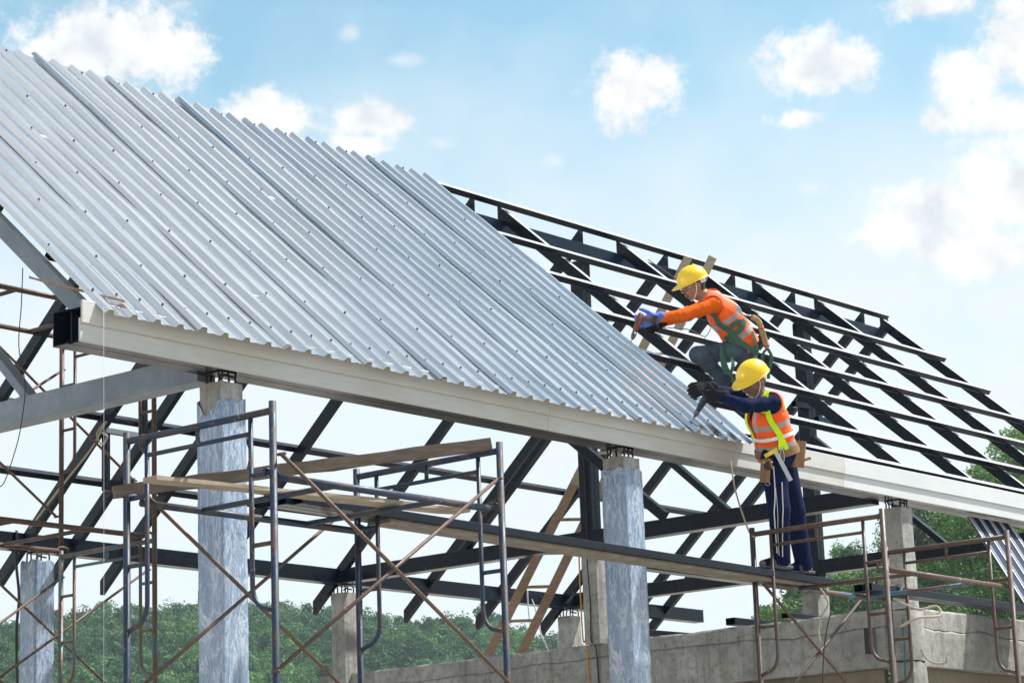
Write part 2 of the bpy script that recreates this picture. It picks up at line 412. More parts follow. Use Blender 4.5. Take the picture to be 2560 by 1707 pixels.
# ridge beam and king posts
bar('ridge_beam', (9.2, 13.78, 7.588), (22.98, 13.78, 7.588), .12, .135, 'steel_blue', frame)
def king(x, y, z0, z1):
    k = MB()
    for s in (-1, 1):
        k.bar((x+s*.036, y, z0), (x+s*.036, y, z1), .068, .138, (0, 1, 0), .006)
    k.bar((x, y-.062, z0), (x, y-.062, z1), .02, .02, (0, 1, 0))
    return k.build('king_post', 'steel', frame)
king(17.87, 13.87, 4.967, 7.52)
kp = king(21.64, 13.87, 4.80, 7.52)
MB().box((21.545, 13.775, 4.845), (21.735, 13.965, 5.01)).build('post_sleeve', 'steel', frame)
bar('bracket', (21.30, 13.8, 6.60), (21.57, 13.8, 6.60), .06, .06, 'steel', frame, hollow=True)
bar('bracket', (21.62, 13.74, 6.47), (21.95, 13.74, 6.47), .06, .06, 'steel_blue', frame, hollow=True)
# rafters
def pale_tops(o):
    '''give the upper faces that carry the sheets the paler material'''
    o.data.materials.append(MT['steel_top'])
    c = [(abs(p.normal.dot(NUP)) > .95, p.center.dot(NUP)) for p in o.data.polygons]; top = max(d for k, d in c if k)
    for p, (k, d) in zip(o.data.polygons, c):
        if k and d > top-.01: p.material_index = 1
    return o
RW, RH = .056, .098
def rafter_front(x, mat='steel', y0=10.60):
    p0 = Vector((x, y0, zroof(y0, -.1))) - NUP*RH/2; p1 = Vector((x, YR-.004, ZR)) - NUP*RH/2
    # plumb cut at the apex: rafter face is a parallelogram
    mb = MB(); hv = RH/CA; w = RW/2
    ys = (y0, YR-.004); V = []
    for y in ys:
        zt = ZR - T*(YR-y)
        for dx, z in ((-w, zt-hv), (w, zt-hv), (w, zt), (-w, zt)): V.append((x+dx, y, z))
    mb.add(V, [(0, 1, 5, 4), (1, 2, 6, 5), (2, 3, 7, 6), (3, 0, 4, 7), (3, 2, 1, 0), (4, 5, 6, 7)])
    return pale_tops(mb.build('rafter', mat, frame))
def rafter_back(x, mat='steel', y1=17.36):
    mb = MB(); hv = RH/CA; w = RW/2; V = []
    for y in (YR+.004, y1):
        zt = zback(y)
        for dx, z in ((-w, zt-hv), (w, zt-hv), (w, zt), (-w, zt)): V.append((x+dx, y, z))
    mb.add(V, [(0, 1, 5, 4), (1, 2, 6, 5), (2, 3, 7, 6), (3, 0, 4, 7), (3, 2, 1, 0), (4, 5, 6, 7)])
    return mb.build('rafter', mat, frame)
gr = rafter_front(9.14, 'steel_grey'); gr['label'] = 'grey primed gable end rafter'
for x in (10.35, 11.6, 12.8, 14.0, 15.2): rafter_front(x)
for x in (16.60, 18.36, 19.53, 20.64, 21.80, 23.12): rafter_front(x)
for x in (9.14, 10.35, 11.6, 12.7, 13.86, 14.40, 15.02, 16.24, 17.80, 19.15, 20.30, 21.40, 22.76, 23.26): rafter_back(x, 'steel_slate' if x < 16 else 'steel')
# purlins
PH, PW = .054, .058
def purlin(y, x0, x1, mat='steel', hollow=True):
    c = Vector((0, y, zroof(y, -.001))) - NUP*PH/2
    return pale_tops(bar('purlin', (x0, c.y, c.z), (x1, c.y, c.z), PW, PH, mat, frame, up=NUP, hollow=hollow))
for y, x1 in ((13.653, 23.06), (12.985, 23.06), (12.488, 23.07), (12.018, 23.9), (11.526, 23.9), (11.012, 23.9)):
    purlin(y, 9.13, x1)
purlin(10.62, 9.2, 24)
for y in (16.55, 16.03):
    c = Vector((0, y, zback(y))) + NBK*(PH/2+.001)
    bar('purlin', (9.1, c.y, c.z), (23.3, c.y, c.z), PW, PH, 'steel', frame, up=NBK)
# struts standing on the ties
bar('strut', (17.87, 12.30, 4.93), (17.87, 13.80, 6.26), .06, .085, 'steel', frame, up=(1, 0, 0))
bar('strut', (17.87, 15.45, 4.93), (17.87, 13.94, 6.26), .06, .085, 'steel', frame, up=(1, 0, 0))
bar('strut', (16.60, 12.1, 4.76), (16.60, 14.15, 6.47), .085, .07, 'steel', frame, up=(1, 0, 0))
bar('strut', (10.2, 12.47, 4.955), (10.2, 13.9, 6.38), .06, .095, 'steel_grey', frame, up=(1, 0, 0))
bar('strut', (21.62, 12.3, 4.96), (21.62, 13.8, 6.28), .06, .085, 'steel', frame, up=(1, 0, 0))
# little stepped brackets between the paired rafters over the far wall
for y in (16.0, 15.52):
    z = zback(y)-.13
    bar('strut', (13.86, y, z), (14.38, y, z), .05, .05, 'steel_grey', frame)
    bar('strut', (13.90, y+.02, z-.52), (13.90, y+.02, z-.02), .055, .055, 'steel', frame, up=(0, 1, 0))

# ================================================================ roof sheets
roof = thing('metal_roof', 'shiny ribbed zinc roof sheeting fixed over the left part of the frame', 'metal roof', (12.3, 12.1, 5.0))
PITCH_R = .713/4
def sheet(x0, nr, y0, y1, dz, seed, last=False):
    """one trapezoidal sheet: rib every PITCH_R, laid along the slope from eave (y0) to top (y1)"""
    r = random.Random(seed); prof = []
    tilt = r.uniform(-.007, .007); lift = r.choice((.0, .002, .010))
    for k in range(nr):
        b = x0 + k*PITCH_R
        if k == 0: prof += [(b-.004, -1), (b+.015, -2), (b+.049, -2), (b+.068, .0), (b+.100, .0), (b+.108, .0035), (b+.124, .0035), (b+.132, .0)]; continue
        prof += [(b, .0), (b+.018, .026), (b+.046, .026), (b+.066, .0), (b+.100, .0), (b+.108, .0035), (b+.124, .0035), (b+.132, .0)]
    b = x0 + nr*PITCH_R
    prof += [(b, 0), (b+.018, .0245), (b+.046, .0245), (b+.060, .006)]
    ys = np.linspace(y0, y1, 22); V = []; F = []; n = len(prof)
    ph = r.random()*6
    for j, y in enumerate(ys):
        for (x, h) in prof:
            w = .0026*math.sin(y*4.1+ph+x*2.0) + .0016*math.sin(x*9+y*2.3+ph*2) + .0012*math.sin(y*11+ph*3) + tilt*(x-x0-.36)
            if h < 0:
                g_ = .0012 + lift*max(0, (y-12.2)/1.5)**1.5
                h = g_ + .002 if h == -1 else .029 + g_*.6
            q = Vector((x, y, zroof(y, dz))) + NUP*(h + w + .003)
            V.append(q)
    for j in range(len(ys)-1):
        for i in range(n-1): F.append((j*n+i, j*n+i+1, (j+1)*n+i+1, (j+1)*n+i))
    o = MB().add(V, F).build('roof_sheet', 'roof', roof)
    sm = o.modifiers.new('thickness', 'SOLIDIFY'); sm.thickness = .0012; sm.offset = -1
    return o
screw_me = None
def screw(parent, x, y):
    global screw_me
    p = Vector((x, y, zroof(y, 0))) + NUP*.0305
    if screw_me is None:
        mb = MB()
        mb.tube([(0, 0, 0), (0, 0, .004)], .0085, 8); mb.tube([(0, 0, .003), (0, 0, .011)], .006, 6)
        screw_me = bpy.data.meshes.new('screw'); screw_me.from_pydata(mb.V, [], mb.F); screw_me.materials.append(MT['screw'])
    o = bpy.data.objects.new('screw', screw_me); link(o, parent)
    o.location = p - OFF[parent.name]; o.rotation_euler = NUP.to_track_quat('Z', 'Y').to_euler()
rows = (13.653, 12.985, 12.488, 12.018, 11.526, 11.012)
for i in range(9):
    x0 = 9.065 + i*.713
    top = YR - .02 - .012*(i % 3) - (.03 if i > 5 else 0)
    s = sheet(x0, 4, 10.455+random.uniform(-.006, .006), top, .0012*(i % 2) + .0004*i, i)
    for k in range(4):
        xr = x0 + k*PITCH_R + .032
        screw(s, xr, 10.62)
        if k % 2 == 0:
            for y in rows: screw(s, xr + random.uniform(-.004, .004), y + random.uniform(-.012, .012))

# ================================================================ fascia boards
fas = thing('fascia', 'long pale fascia of lapped boards along the eave under the roof sheets', 'fascia', (16, 10.547, 4.84))
def fascia_board(name, x0, x1, z0, z1, yf, th, mat):
    mb = MB(); n = max(2, int((x1-x0)/.4)); V = []; F = []
    sec = [(yf, z0+.003), (yf+.003, z0), (yf+th, z0), (yf+th, z1), (yf+.003, z1), (yf, z1-.003)]
    for i in range(n+1):
        x = x0+(x1-x0)*i/n; d = .0015*math.sin(x*1.7+z0*9)
        for (y, z) in sec: V.append((x, y, z+d))
    m = len(sec)
    for i in range(n):
        for k in range(m): F.append((i*m+k, i*m+(k+1) % m, (i+1)*m+(k+1) % m, (i+1)*m+k))
    F += [tuple(range(m)), tuple(n*m+k for k in range(m))[::-1]]
    return mb.add(V, [f[::-1] for f in F]).build(name, mat, fas)
seams = [8.965, 13.16, 16.95, 21.1, 24.0]
for i in range(4):
    a, b = seams[i]+.0015, seams[i+1]-.0015
    mt = 'fascia_cream' if i < 2 else 'fascia_white'  # left lengths get the darker, creamier board colour, right ones the whiter
    lo = fascia_board('lower_board', a, b, 4.838, 4.975, 10.552, .016, mt)
    hi = fascia_board('upper_board', a, b, 4.945, 5.078, 10.534, .016, mt)
    if i == 0: hi['label'] = 'cream upper fascia board'
    if i == 2: hi['label'] = 'white upper fascia board'

# ================================================================ concrete: free columns and house frame
def rough_box(lo, hi, seg, amp, seed, chip=.004):
    """box whose faces are gently uneven, with the grid counts seg"""
    r = np.random.default_rng(seed); lo = np.array(lo, float); hi = np.array(hi, float); V = []; F = []; idx = {}
    nx, ny, nz = seg
    def vid(i, j, k):
        if (i, j, k) not in idx:
            p = lo + (hi-lo)*np.array([i/nx, j/ny, k/nz]); c = np.array([i in (0, nx), j in (0, ny), k in (0, nz)])
            p = p + r.uniform(-amp, amp, 3)
            if c.sum() >= 2: p = p - (np.where(np.array([i/nx, j/ny, k/nz]) > .5, 1, -1)*c)*(chip+r.uniform(0, chip))
            idx[(i, j, k)] = len(V); V.append(p)
        return idx[(i, j, k)]
    for i in range(nx):
        for j in range(ny):
            F.append((vid(i, j, 0), vid(i, j+1, 0), vid(i+1, j+1, 0), vid(i+1, j, 0))); F.append((vid(i, j, nz), vid(i+1, j, nz), vid(i+1, j+1, nz), vid(i, j+1, nz)))
    for i in range(nx):
        for k in range(nz):
            F.append((vid(i, 0, k), vid(i+1, 0, k), vid(i+1, 0, k+1), vid(i, 0, k+1))); F.append((vid(i, ny, k), vid(i, ny, k+1), vid(i+1, ny, k+1), vid(i+1, ny, k)))
    for j in range(ny):
        for k in range(nz):
            F.append((vid(0, j, k), vid(0, j, k+1), vid(0, j+1, k+1), vid(0, j+1, k))); F.append((vid(nx, j, k), vid(nx, j+1, k), vid(nx, j+1, k+1), vid(nx, j, k+1)))
    return V, F
def rebars(parent, x, y, w, z0, z1, plate=True):
    for a in (.18, .42, .8):
        for b in (.12, .88):
            px, py = x+w*a+random.uniform(-.012, .012), y+w*b
            tube('rebar', [(px, py, z0-.05), (px+random.uniform(-.012, .012), py, (z0+z1)/2), (px, py+random.uniform(-.012, .012), z1)], .0075, 'rebar', parent, 6)
    tube('rebar', [(x+.03, y+.03, z0+.02), (x+w*.4, y+.05, z0+.045), (x+w*.7, y+.02, z0+.03)], .008, 'rebar', parent, 6)
    if plate: MB().box((x+.03, y+.03, z1-.006), (x+w-.03, y+w-.03, z1+.002)).build('bearing_plate', 'steel', parent)
def wrapped_column(x, y, w, ztop, zwrap, label, seed, notch):
    t = thing('concrete_column', label, 'column', (x+w/2, y+w/2, 0))
    V, F = rough_box((x, y, 0), (x+w, y+w, ztop), (4, 4, 40), .0012, seed); MB().add(V, F).build('shaft', 'concrete', t)
    r = np.random.default_rng(seed+50)
    # film: a loose sleeve 4 mm off the shaft with a torn, uneven top
    per = []; n = 8
    for k in range(n): per.append((x-.005+(w+.01)*k/n, y-.005, 0, -1))
    for k in range(n): per.append((x+w+.005, y-.005+(w+.01)*k/n, 1, 0))
    for k in range(n): per.append((x+w+.005-(w+.01)*k/n, y+w+.005, 0, 1))
    for k in range(n): per.append((x-.005, y+w+.005-(w+.01)*k/n, -1, 0))
    m = len(per); V = []; F = []; nz = 110
    top = []
    for i, (px, py, nx, ny) in enumerate(per):
        if notch and 3*n <= i: s = (i-3*n)/n; tz = zwrap - .02 - .11*(1-abs(s-.35)/.65 if s > .35 else s/.35)
        elif notch and i < n: tz = zwrap + .015*math.sin(i*2.1) - .03
        else: tz = zwrap + .012*math.sin(i*1.3)
        top.append(tz)
    for k in range(nz+1):
        for i, (px, py, nx, ny) in enumerate(per):
            z = top[i]*k/nz
            d = abs(r.normal(0, .0013)) + .0013*math.sin(z*40+i*1.7)+.0013
            V.append((px+nx*d, py+ny*d, z+r.uniform(-.004, .004)))
    for k in range(nz):
        for i in range(m): F.append((k*m+i, k*m+(i+1) % m, (k+1)*m+(i+1) % m, (k+1)*m+i))
    MB().add(V, F).build('plastic_wrap', 'wrap', t, smooth=True)
    rebars(t, x, y, w, ztop, 4.816 if y > 15 else 4.852)
    return t
wrapped_column(10.115, 10.62, .195, 4.79, 4.70, 'bare topped concrete column in torn silver wrap at the grey primed tie beam', 1, True)
wrapped_column(14.10, 10.62, .20, 4.785, 4.69, 'concrete column in smooth silver blue wrap standing between the scaffold towers', 2, False)
wrapped_column(13.93, 16.98, .195, 4.74, 4.74, 'far concrete column in silver wrap under the back eave beam', 3, False)

house = thing('concrete_house_frame', 'bare grey concrete beams and short columns of the house under the roof', 'concrete frame', (18.0, 13.9, 0))
def cpart(name, lo, hi, seg, seed, mat='concrete', amp=.004, chip=.005):
    V, F = rough_box(lo, hi, seg, amp, seed, chip); return MB().add(V, F).build(name, mat, house)
cpart('column', (17.93, 10.62, 3.93), (18.12, 10.81, 4.79), (4, 4, 16), 11, 'concrete_cool', .0015, .003)
cpart('column', (17.925, 10.605, 0), (18.165, 10.83, 3.50), (4, 4, 40), 12, 'concrete')
cpart('column', (17.84, 13.80, 3.93), (18.02, 13.98, 4.82), (4, 4, 16), 13, 'concrete', .0015, .003)
cpart('column', (17.83, 16.98, 3.55), (18.02, 17.17, 4.74), (4, 4, 16), 14, 'concrete', .0015, .003)
cpart('column', (21.44, 16.98, 3.55), (21.63, 17.17, 4.74), (4, 4, 16), 15, 'concrete_cool', .0015, .003)
cpart('column', (21.52, 13.80, 3.93), (21.75, 14.0, 4.80), (4, 4, 16), 16, 'concrete_cool', .0015, .003)
cpart('column', (21.55, 10.62, 0), (21.75, 10.81, 4.79), (4, 4, 30), 17, 'concrete_cool', .0015, .003)
# beams: a lower pour and an upper, rougher pour with a ragged cold joint between them
def two_pour(axis, a, b, c0, c1, seed):
    n = int((b-a)/.07); r = np.random.default_rng(seed)
    def solid(zlo, zhi, inset, name):
        V = []; F = []; w0, w1 = c0+inset, c1-inset
        for i in range(n+1):
            s = a+(b-a)*i/n
            for (c, z) in ((w0+r.uniform(-.003, .003), zlo[i]), (w1, zlo[i]), (w1, zhi[i]+r.uniform(-.003, .003)), (w0+.012+r.uniform(-.004, .004), zhi[i]+.004), (w0+r.uniform(-.003, .003), zhi[i]-.014)):
                V.append((s, c, z) if axis == 0 else (c, s, z))
        m = 5
        for i in range(n):
            for k in range(m): F.append((i*m+k, i*m+(k+1) % m, (i+1)*m+(k+1) % m, (i+1)*m+k))
        F += [tuple(range(m)), tuple(n*m+k for k in range(m))[::-1]]
        if axis == 0: F = [f[::-1] for f in F]
        MB().add(V, F).build(name, 'concrete', house)
    walk = np.cumsum(r.normal(0, .006, n+1)); walk -= np.linspace(walk[0], walk[-1], n+1); walk = np.clip(walk, -.022, .022)
    joint = 3.795 + walk; top = 3.945 + np.clip(np.cumsum(r.normal(0, .004, n+1))*.5, -.012, .014)
    solid(np.full(n+1, 3.465), joint-.004, 0.0, 'beam')
    solid(joint+.004, top, .006, 'beam_topping')
    solid(joint-.006, joint+.006, .016, 'pour_joint')
two_pour(1, 10.84, 17.4, 17.90, 18.10, 21)
two_pour(0, 18.17, 24.0, 10.635, 10.83, 22)
cpart('beam', (17.93, 10.60, 3.50), (18.165, 10.835, 3.93), (3, 3, 6), 23, 'concrete', .003, .006)
cpart('beam', (18.2, 16.99, 3.5), (24, 17.16, 3.93), (8, 2, 3), 24, 'concrete')
MB().box((18.03, 10.95, 0.0), (18.09, 16.95, 3.461)).build('infill_wall', 'wallin', house)
MB().box((18.2, 10.74, 0.0), (21.5, 10.80, 3.461)).build('infill_wall', 'wallin', house)
rebars(house, 17.93, 10.62, .19, 4.79, 4.852); rebars(house, 17.83, 16.98, .19, 4.74, 4.816); rebars(house, 21.44, 16.98, .19, 4.74, 4.816)

# ================================================================ scaffold towers
def scaffold_frame(t, X, yn, yf, zt, mat, zb, mat2=None, mat_low=None):
    m2 = mat2 or mat
    for y in (yn, yf): tube('post', [(X, y, zb), (X, y, zt)], .0205, mat, t, 12)
    tube('top_bar', [(X, yn+.015, zt-.05), (X, yf-.015, zt-.05)], .0195, m2, t, 12)
    a, b = yn+.165, yf-.165
    tube('inner_bar', [(X, a, zt-.15), (X, b, zt-.15)], .0125, m2, t, 10)
    m = (yn+yf)/2; tube('stub', [(X, m, zt-.145), (X, m, zt-.055)], .0125, m2, t, 8)
    for s, y, p in ((-1, a, yn), (1, b, yf)):
        pts = [(X, y, zt-.06), (X, y, zt-.95)] + [(X, y+s*.10*(1-math.cos(q)), zt-.95-.13*math.sin(q)) for q in np.linspace(.2, math.pi/2, 6)] + [(X, p, zt-1.10)]
        tube('inner_post', pts, .0135, mat, t, 10)
        for dz in (.375, .745): tube('rung', [(X, y, zt-dz), (X, p, zt-dz)], .0125, m2, t, 8)
def walkway(t, Xa, Xb, yn, yf, z, mat, mats=None, xc=(.5, 1.4)):
    mats = mats or (mat, mat, mat, mat)
    for y, m in ((yn, mats[0]), (yf, mats[1])):
        tube('walkway_rail', [(Xa+.07, y, z), (Xb-.07, y, z)], .021, m, t, 12)
        for X, s in ((Xa, 1), (Xb, -1)):
            tube('walkway_hook', [(X+s*.10, y, z), (X+s*.06, y, z+.03), (X+s*.02, y, z+.036), (X-s*.022, y, z+.028), (X-s*.03, y, z-.006)], .011, m, t, 8)
    for x, m in zip(xc, mats[2:]): tube('walkway_bar', [(Xa+x, yn, z+.002), (Xa+x, yf, z+.002)], .0165, m, t, 10)
def brace(t, p0, p1, mat='brace'):
    tube('cross_brace', [p0, p1], .0115, mat, t, 8)
    for p in (p0, p1): tube('brace_pin', [(p[0], p[1]-.03, p[2]), (p[0], p[1]+.025, p[2])], .009, mat, t, 6)
def feet(t, pts):
    for (x, y) in pts: MB().box((x-.075, y-.075, 0), (x+.075, y+.075, .008)).build('base_plate', 'rebar', t)
# navy tower under the left part of the eave
s1 = thing('scaffold_tower', 'navy blue scaffold tower in front of the wrapped column carrying timbers', 'scaffolding', (9.9, 9.6, 0))
scaffold_frame(s1, 9.0, 9.06, 10.2, 4.262, 'tube_blue', .008)
scaffold_frame(s1, 10.84, 9.06, 10.2, 4.262, 'tube_blue', .008)
walkway(s1, 9.0, 10.84, 9.10, 10.16, 3.872, 'tube_blue', None, (.52, 1.35))
brace(s1, (9.03, 9.03, 3.98), (10.85, 9.03, 2.85)); brace(s1, (8.98, 9.045, 2.85), (10.80, 9.045, 4.04), 'tube_rust')
brace(s1, (9.06, 10.235, 4.01), (10.80, 10.235, 2.89)); brace(s1, (9.05, 10.25, 2.81), (10.80, 10.25, 4.02), 'tube_rust')
feet(s1, [(9, 9.06), (9, 10.2), (10.84, 9.06), (10.84, 10.2)])
# rusty tower the lower man works from
s3 = thing('scaffold_tower', 'rusty scaffold tower with blue pipes that the standing worker\'s steel walkway rests on', 'scaffolding', (16.2, 9.8, 0))
scaffold_frame(s3, 15.28, 9.21, 10.34, 4.325, 'tube_rustblue', .008, 'tube_rust')
scaffold_frame(s3, 17.11, 9.21, 10.30, 4.335, 'tube_rust', .008)
walkway(s3, 15.28, 17.11, 9.26, 10.29, 3.90, 'tube_rust', ('tube_rust', 'tube_sky', 'tube_rustblue', 'tube_sky'), (.50, 1.43))
brace(s3, (15.32, 10.375, 4.0), (17.08, 10.375, 2.87)); brace(s3, (15.3, 10.39, 2.85), (17.05, 10.39, 4.05), 'tube_rustblue')
feet(s3, [(15.28, 9.21), (15.28, 10.34), (17.11, 9.21), (17.11, 10.3)])
# tall teal tower deep inside
s0 = thing('scaffold_tower', 'tall scaffold tower with rusty upper lift and teal lower lift inside the building', 'scaffolding', (12.1, 15, 0))
for X in (11.17, 13.0):
    scaffold_frame(s0, X, 14.41, 15.53, 6.30, 'tube_rust', 4.57, 'tube_rust')
    scaffold_frame(s0, X, 14.41, 15.53, 4.57, 'tube_teal', .008, 'tube_rust' if X < 12 else 'tube_teal')
walkway(s0, 11.17, 13.0, 14.46, 15.48, 4.555, 'tube_rust', None, (1.2, .5)); walkway(s0, 11.17, 13.0, 14.46, 15.48, 6.325, 'tube_rust', None, (.5, 1.45))
for z in (6.02, 4.3):
    brace(s0, (11.2, 15.565, z), (12.98, 15.565, z-1.17)); brace(s0, (11.2, 15.58, z-1.15), (13.05, 15.58, z+.06))
brace(s0, (11.7, 15.60, 6.66), (13.85, 15.60, 5.24)); brace(s0, (12.3, 15.6, 3.44), (14.0, 15.6, 4.5)); brace(s0, (12.35, 15.62, 4.34), (13.7, 15.62, 3.43))
feet(s0, [(x, y) for x in (11.17, 13.0) for y in (14.41, 15.53)])

# ================================================================ planks, tubes, ladder and loose things
wk = thing('steel_walkway', 'long black steel walkway with a wooden underside that the standing worker stands on', 'walkway', (13.1, 10.15, 3.92))
def wline(off, z, x0, x1):
    a = Vector((10.02, 9.99, 0)); b = Vector((16.15, 10.27, 0)); d = (b-a).normalized(); n = Vector((-d.y, d.x, 0))
    p = lambda s: a + d*s + n*off + Vector((0, 0, z)); return p(x0), p(x1)
for k, off in enumerate((-.03, .05, .13)):
    p0, p1 = wline(off, 3.968, .02+.05*(k == 0), 6.16+.12*(k == 2)); bar('steel_tube', p0, p1, .075, .05, 'steel', wk, hollow=True, t=.003)
for off in (.015, .11):
    p0, p1 = wline(off, 3.932, .9, 6.1); bar('board', p0, p1, .085, .024, 'under_board', wk)
def plank(name, label, p0, p1, w, h, mat, up=(0, 0, 1), seed=1, cat='plank', n=14, amp=.004):
    """sawn timber: slightly uneven edges along its length"""
    r = random.Random(seed); d, s, u = frame_of(p0, p1, up); p0 = Vector(p0); p1 = Vector(p1); V = []; F = []
    for i in range(n+1):
        c = p0.lerp(p1, i/n)
        for (x, y) in ((-w/2, -h/2), (w/2, -h/2), (w/2, h/2), (-w/2, h/2)):
            V.append(c + s*(x+r.uniform(-amp, amp)) + u*(y+r.uniform(-amp, amp)))
    for i in range(n):
        for k in range(4): F.append((i*4+k, i*4+(k+1) % 4, (i+1)*4+(k+1) % 4, (i+1)*4+k))
    F += [(3, 2, 1, 0), tuple(n*4+k for k in range(4))]
    o = MB().add(V, F).build(name, mat); return tag(o, label, cat)
plank('timber_beam', 'thick weathered brown timber laid across the navy scaffold tower', (8.94, 10.24, 3.93), (10.83, 9.12, 4.258), .055, .068, 'timber', seed=3, cat='timber')
plank('wooden_board', 'thin pale board lying over the navy scaffold walkway', (8.72, 9.70, 3.908), (10.92, 9.42, 3.908), .13, .022, 'board', seed=4)
plank('wooden_stick', 'thin orange brown wooden batten resting on the gable end rafter', (8.98, 11.02, 5.30), (9.25, 10.50, 5.105), .018, .012, 'ladder_red', seed=5, cat='batten', amp=.002)
plank('wood_offcut', 'short wooden offcut on the black tie beam beyond the silver blue column', (21.7, 15.9, 4.998), (21.6, 16.35, 4.998), .13, .012, 'board', seed=6, cat='offcut', n=3, amp=.002)
# square tubes stored on the scaffold and on the wall head
st = thing('steel_tube_bundle', 'pair of long black steel tubes lashed to the rusty scaffold tower', 'steel tubes', (18.2, 10.25, 3.92))
for y in (10.15, 10.235): bar('steel_tube', (16.55, y, 3.955), (20.0, y+.02, 3.955), .078, .058, 'steel', st, hollow=True)
def loose(label, p0, p1, w, h): return tag(bar('steel_tube', p0, p1, w, h, 'steel', hollow=True), label, 'steel tube')
loose('black box tube end sticking out over the concrete beam beside the rusty scaffold post', (17.88, 12.38, 3.992), (20.5, 12.38, 3.992), .1, .062)
loose('flat black tube lying on the concrete beam just before the short column', (17.88, 11.8, 3.985), (20.5, 11.85, 3.985), .09, .045)
loose('black tube on the concrete beam right behind the silver blue column', (17.88, 13.42, 3.992), (20.6, 13.2, 3.992), .11, .06)
loose('black square tube laid along the beam end below the two tie beams', (18.2, 13.3, 4.39), (18.6, 12.75, 4.39), .09, .09) if False else None
# ladder leaning inside up to the ridge
ld = thing('ladder', 'long wooden ladder leaning from the concrete beam up to the ridge', 'ladder', (18.3, 15.3, 3.95))
l0, l1 = Vector((17.98, 15.26, 3.96)), Vector((19.28, 13.615, 7.77)); sep = Vector((.27, -.27, 0))
for s in (0, 1):
    a, b = l0 + sep*s*.82, l1 + sep*s*.64; m = a.lerp(b, .42)
    lo = bar('rail', a, m, .035, .085, 'ladder_red', ld, up=sep.normalized()); bar('rail', m, b, .035, .085, 'ladder', ld, up=sep.normalized())
    lo['label'] = 'reddish brown lower length of rail'
for k in range(1, 12):
    c = l0.lerp(l1, k/12); q = .82-.18*k/12; bar('rung', c-sep*.06, c+sep*(q+.06), .05, .028, 'ladder_red' if k < 6 else 'ladder', ld, up=(l1-l0).normalized())
# spare sheets leaning under the eave
ls = thing('leaning_roof_sheets', 'navy backed ribbed roof sheets leaning steeply against the eave at the right end', 'roof sheets', (19.75, 8.4, 0))
def leaning(dx, dy, seed):
    prof = []
    for k in range(4):
        b = 19.2 + dx + k*PITCH_R
        prof += [(b, 0), (b+.02, .026), (b+.045, .026), (b+.066, 0)]
    prof += [(19.2+dx+.71, 0), (19.2+dx+.73, .024), (19.2+dx+.76, .024)]
    a = Vector((0, 10.70+dy, 4.835)); b = Vector((0, 7.9+dy, 0.0)); nn = Vector((0, -(a.z-b.z), a.y-b.y)).normalized(); V = []; F = []; n = len(prof)
    for j in range(9):
        c = a.lerp(b, j/8)
        for (x, h) in prof: q = c + nn*(-h); V.append((x, q.y, q.z))
    for j in range(8):
        for i in range(n-1): F.append((j*n+i, (j+1)*n+i, (j+1)*n+i+1, j*n+i+1))
    o = MB().add(V, F).build('roof_sheet', 'navy_sheet', ls); sm = o.modifiers.new('thickness', 'SOLIDIFY'); sm.thickness = .0015
    # pale strips along the rib crowns and side laps
    for k in range(5):
        x = 19.2+dx+k*PITCH_R
        mb = MB()
        for xx, w in ((x+.012, .03), (x+.053, .012)):
            p = a - nn*(-.0) ; 
            mb.bar(Vector((xx, a.y, a.z)) + nn*.004, Vector((xx, b.y, b.z)) + nn*.004, w, .003, nn, .0005)
        mb.build('pale_rib_edge', 'pale_rib', ls)
leaning(0, 0, 1)
# ropes, wires, strings
def line(name, label, cat, pts, r, mat, k=8, n=6):
    return tag(tube(name, spline(pts, k), r, mat, None, n), label, cat)
line('hanging_wire', 'thin wire dangling from the gable end rafter past the grey tie beam', 'wire', [(9.1, 11.23, 5.42), (9.1, 11.24, 5.2), (9.1, 11.26, 4.95), (9.1, 11.2, 4.7), (9.1, 11.24, 4.45), (9.1, 11.30, 4.3), (9.1, 11.38, 4.16), (9.1, 11.44, 4.13)], .0032, 'cable')
line('plumb_string', 'taut white plumb string hanging from the left end of the fascia', 'string', [(9.05, 10.45, 5.03), (9.05, 10.447, 3.5), (9.05, 10.45, .02)], .0009, 'string', 4)
line('thin_rod', 'thin bent rod running down from the silver wrapped column to a far purlin', 'rod', [(10.31, 10.7, 4.57), (11.6, 11.9, 4.70), (13.6, 14.0, 5.05), (15.6, 16.0, 5.72)], .006, 'rebar')
line('hanging_strap', 'dark strap hanging from the back eave beam beside the far wrapped column', 'strap', [(13.72, 16.985, 4.98), (13.71, 16.975, 4.7), (13.74, 16.97, 4.4), (13.72, 16.975, 4.1), (13.73, 16.97, 3.6)], .013, 'cable')
line('rope', 'pale rope knotted round the paired back rafters', 'rope', [(13.82, 15.92, 5.8), (13.80, 15.97, 5.72), (13.79, 15.88, 5.66), (13.80, 15.95, 5.60), (13.80, 16.02, 5.70), (13.79, 15.92, 5.77), (13.80, 16.1, 5.58), (13.80, 16.5, 5.3), (13.80, 16.9, 5.0)], .010, 'rope')
line('rope', 'white cord hung over the back eave beam beside the ladder', 'rope', [(20.75, 16.98, 4.4), (20.7, 16.975, 4.82), (20.72, 16.99, 4.985), (20.78, 17.05, 4.985), (20.82, 16.985, 4.8), (20.9, 16.97, 4.5), (21.0, 16.97, 4.35), (21.15, 16.97, 4.05)], .008, 'string')
line('rope', 'pale rope looped round the steel tubes at the rusty scaffold post', 'rope', [(16.95, 10.1, 3.93), (16.98, 10.1, 4.0), (17.0, 10.19, 4.0), (17.0, 10.29, 3.985), (17.0, 10.3, 3.9), (16.97, 10.12, 3.86), (17.05, 10.0, 3.80), (17.15, 9.9, 3.82), (17.12, 9.86, 3.74), (16.95, 9.95, 3.72), (16.9, 10.1, 3.66)], .010, 'rope')
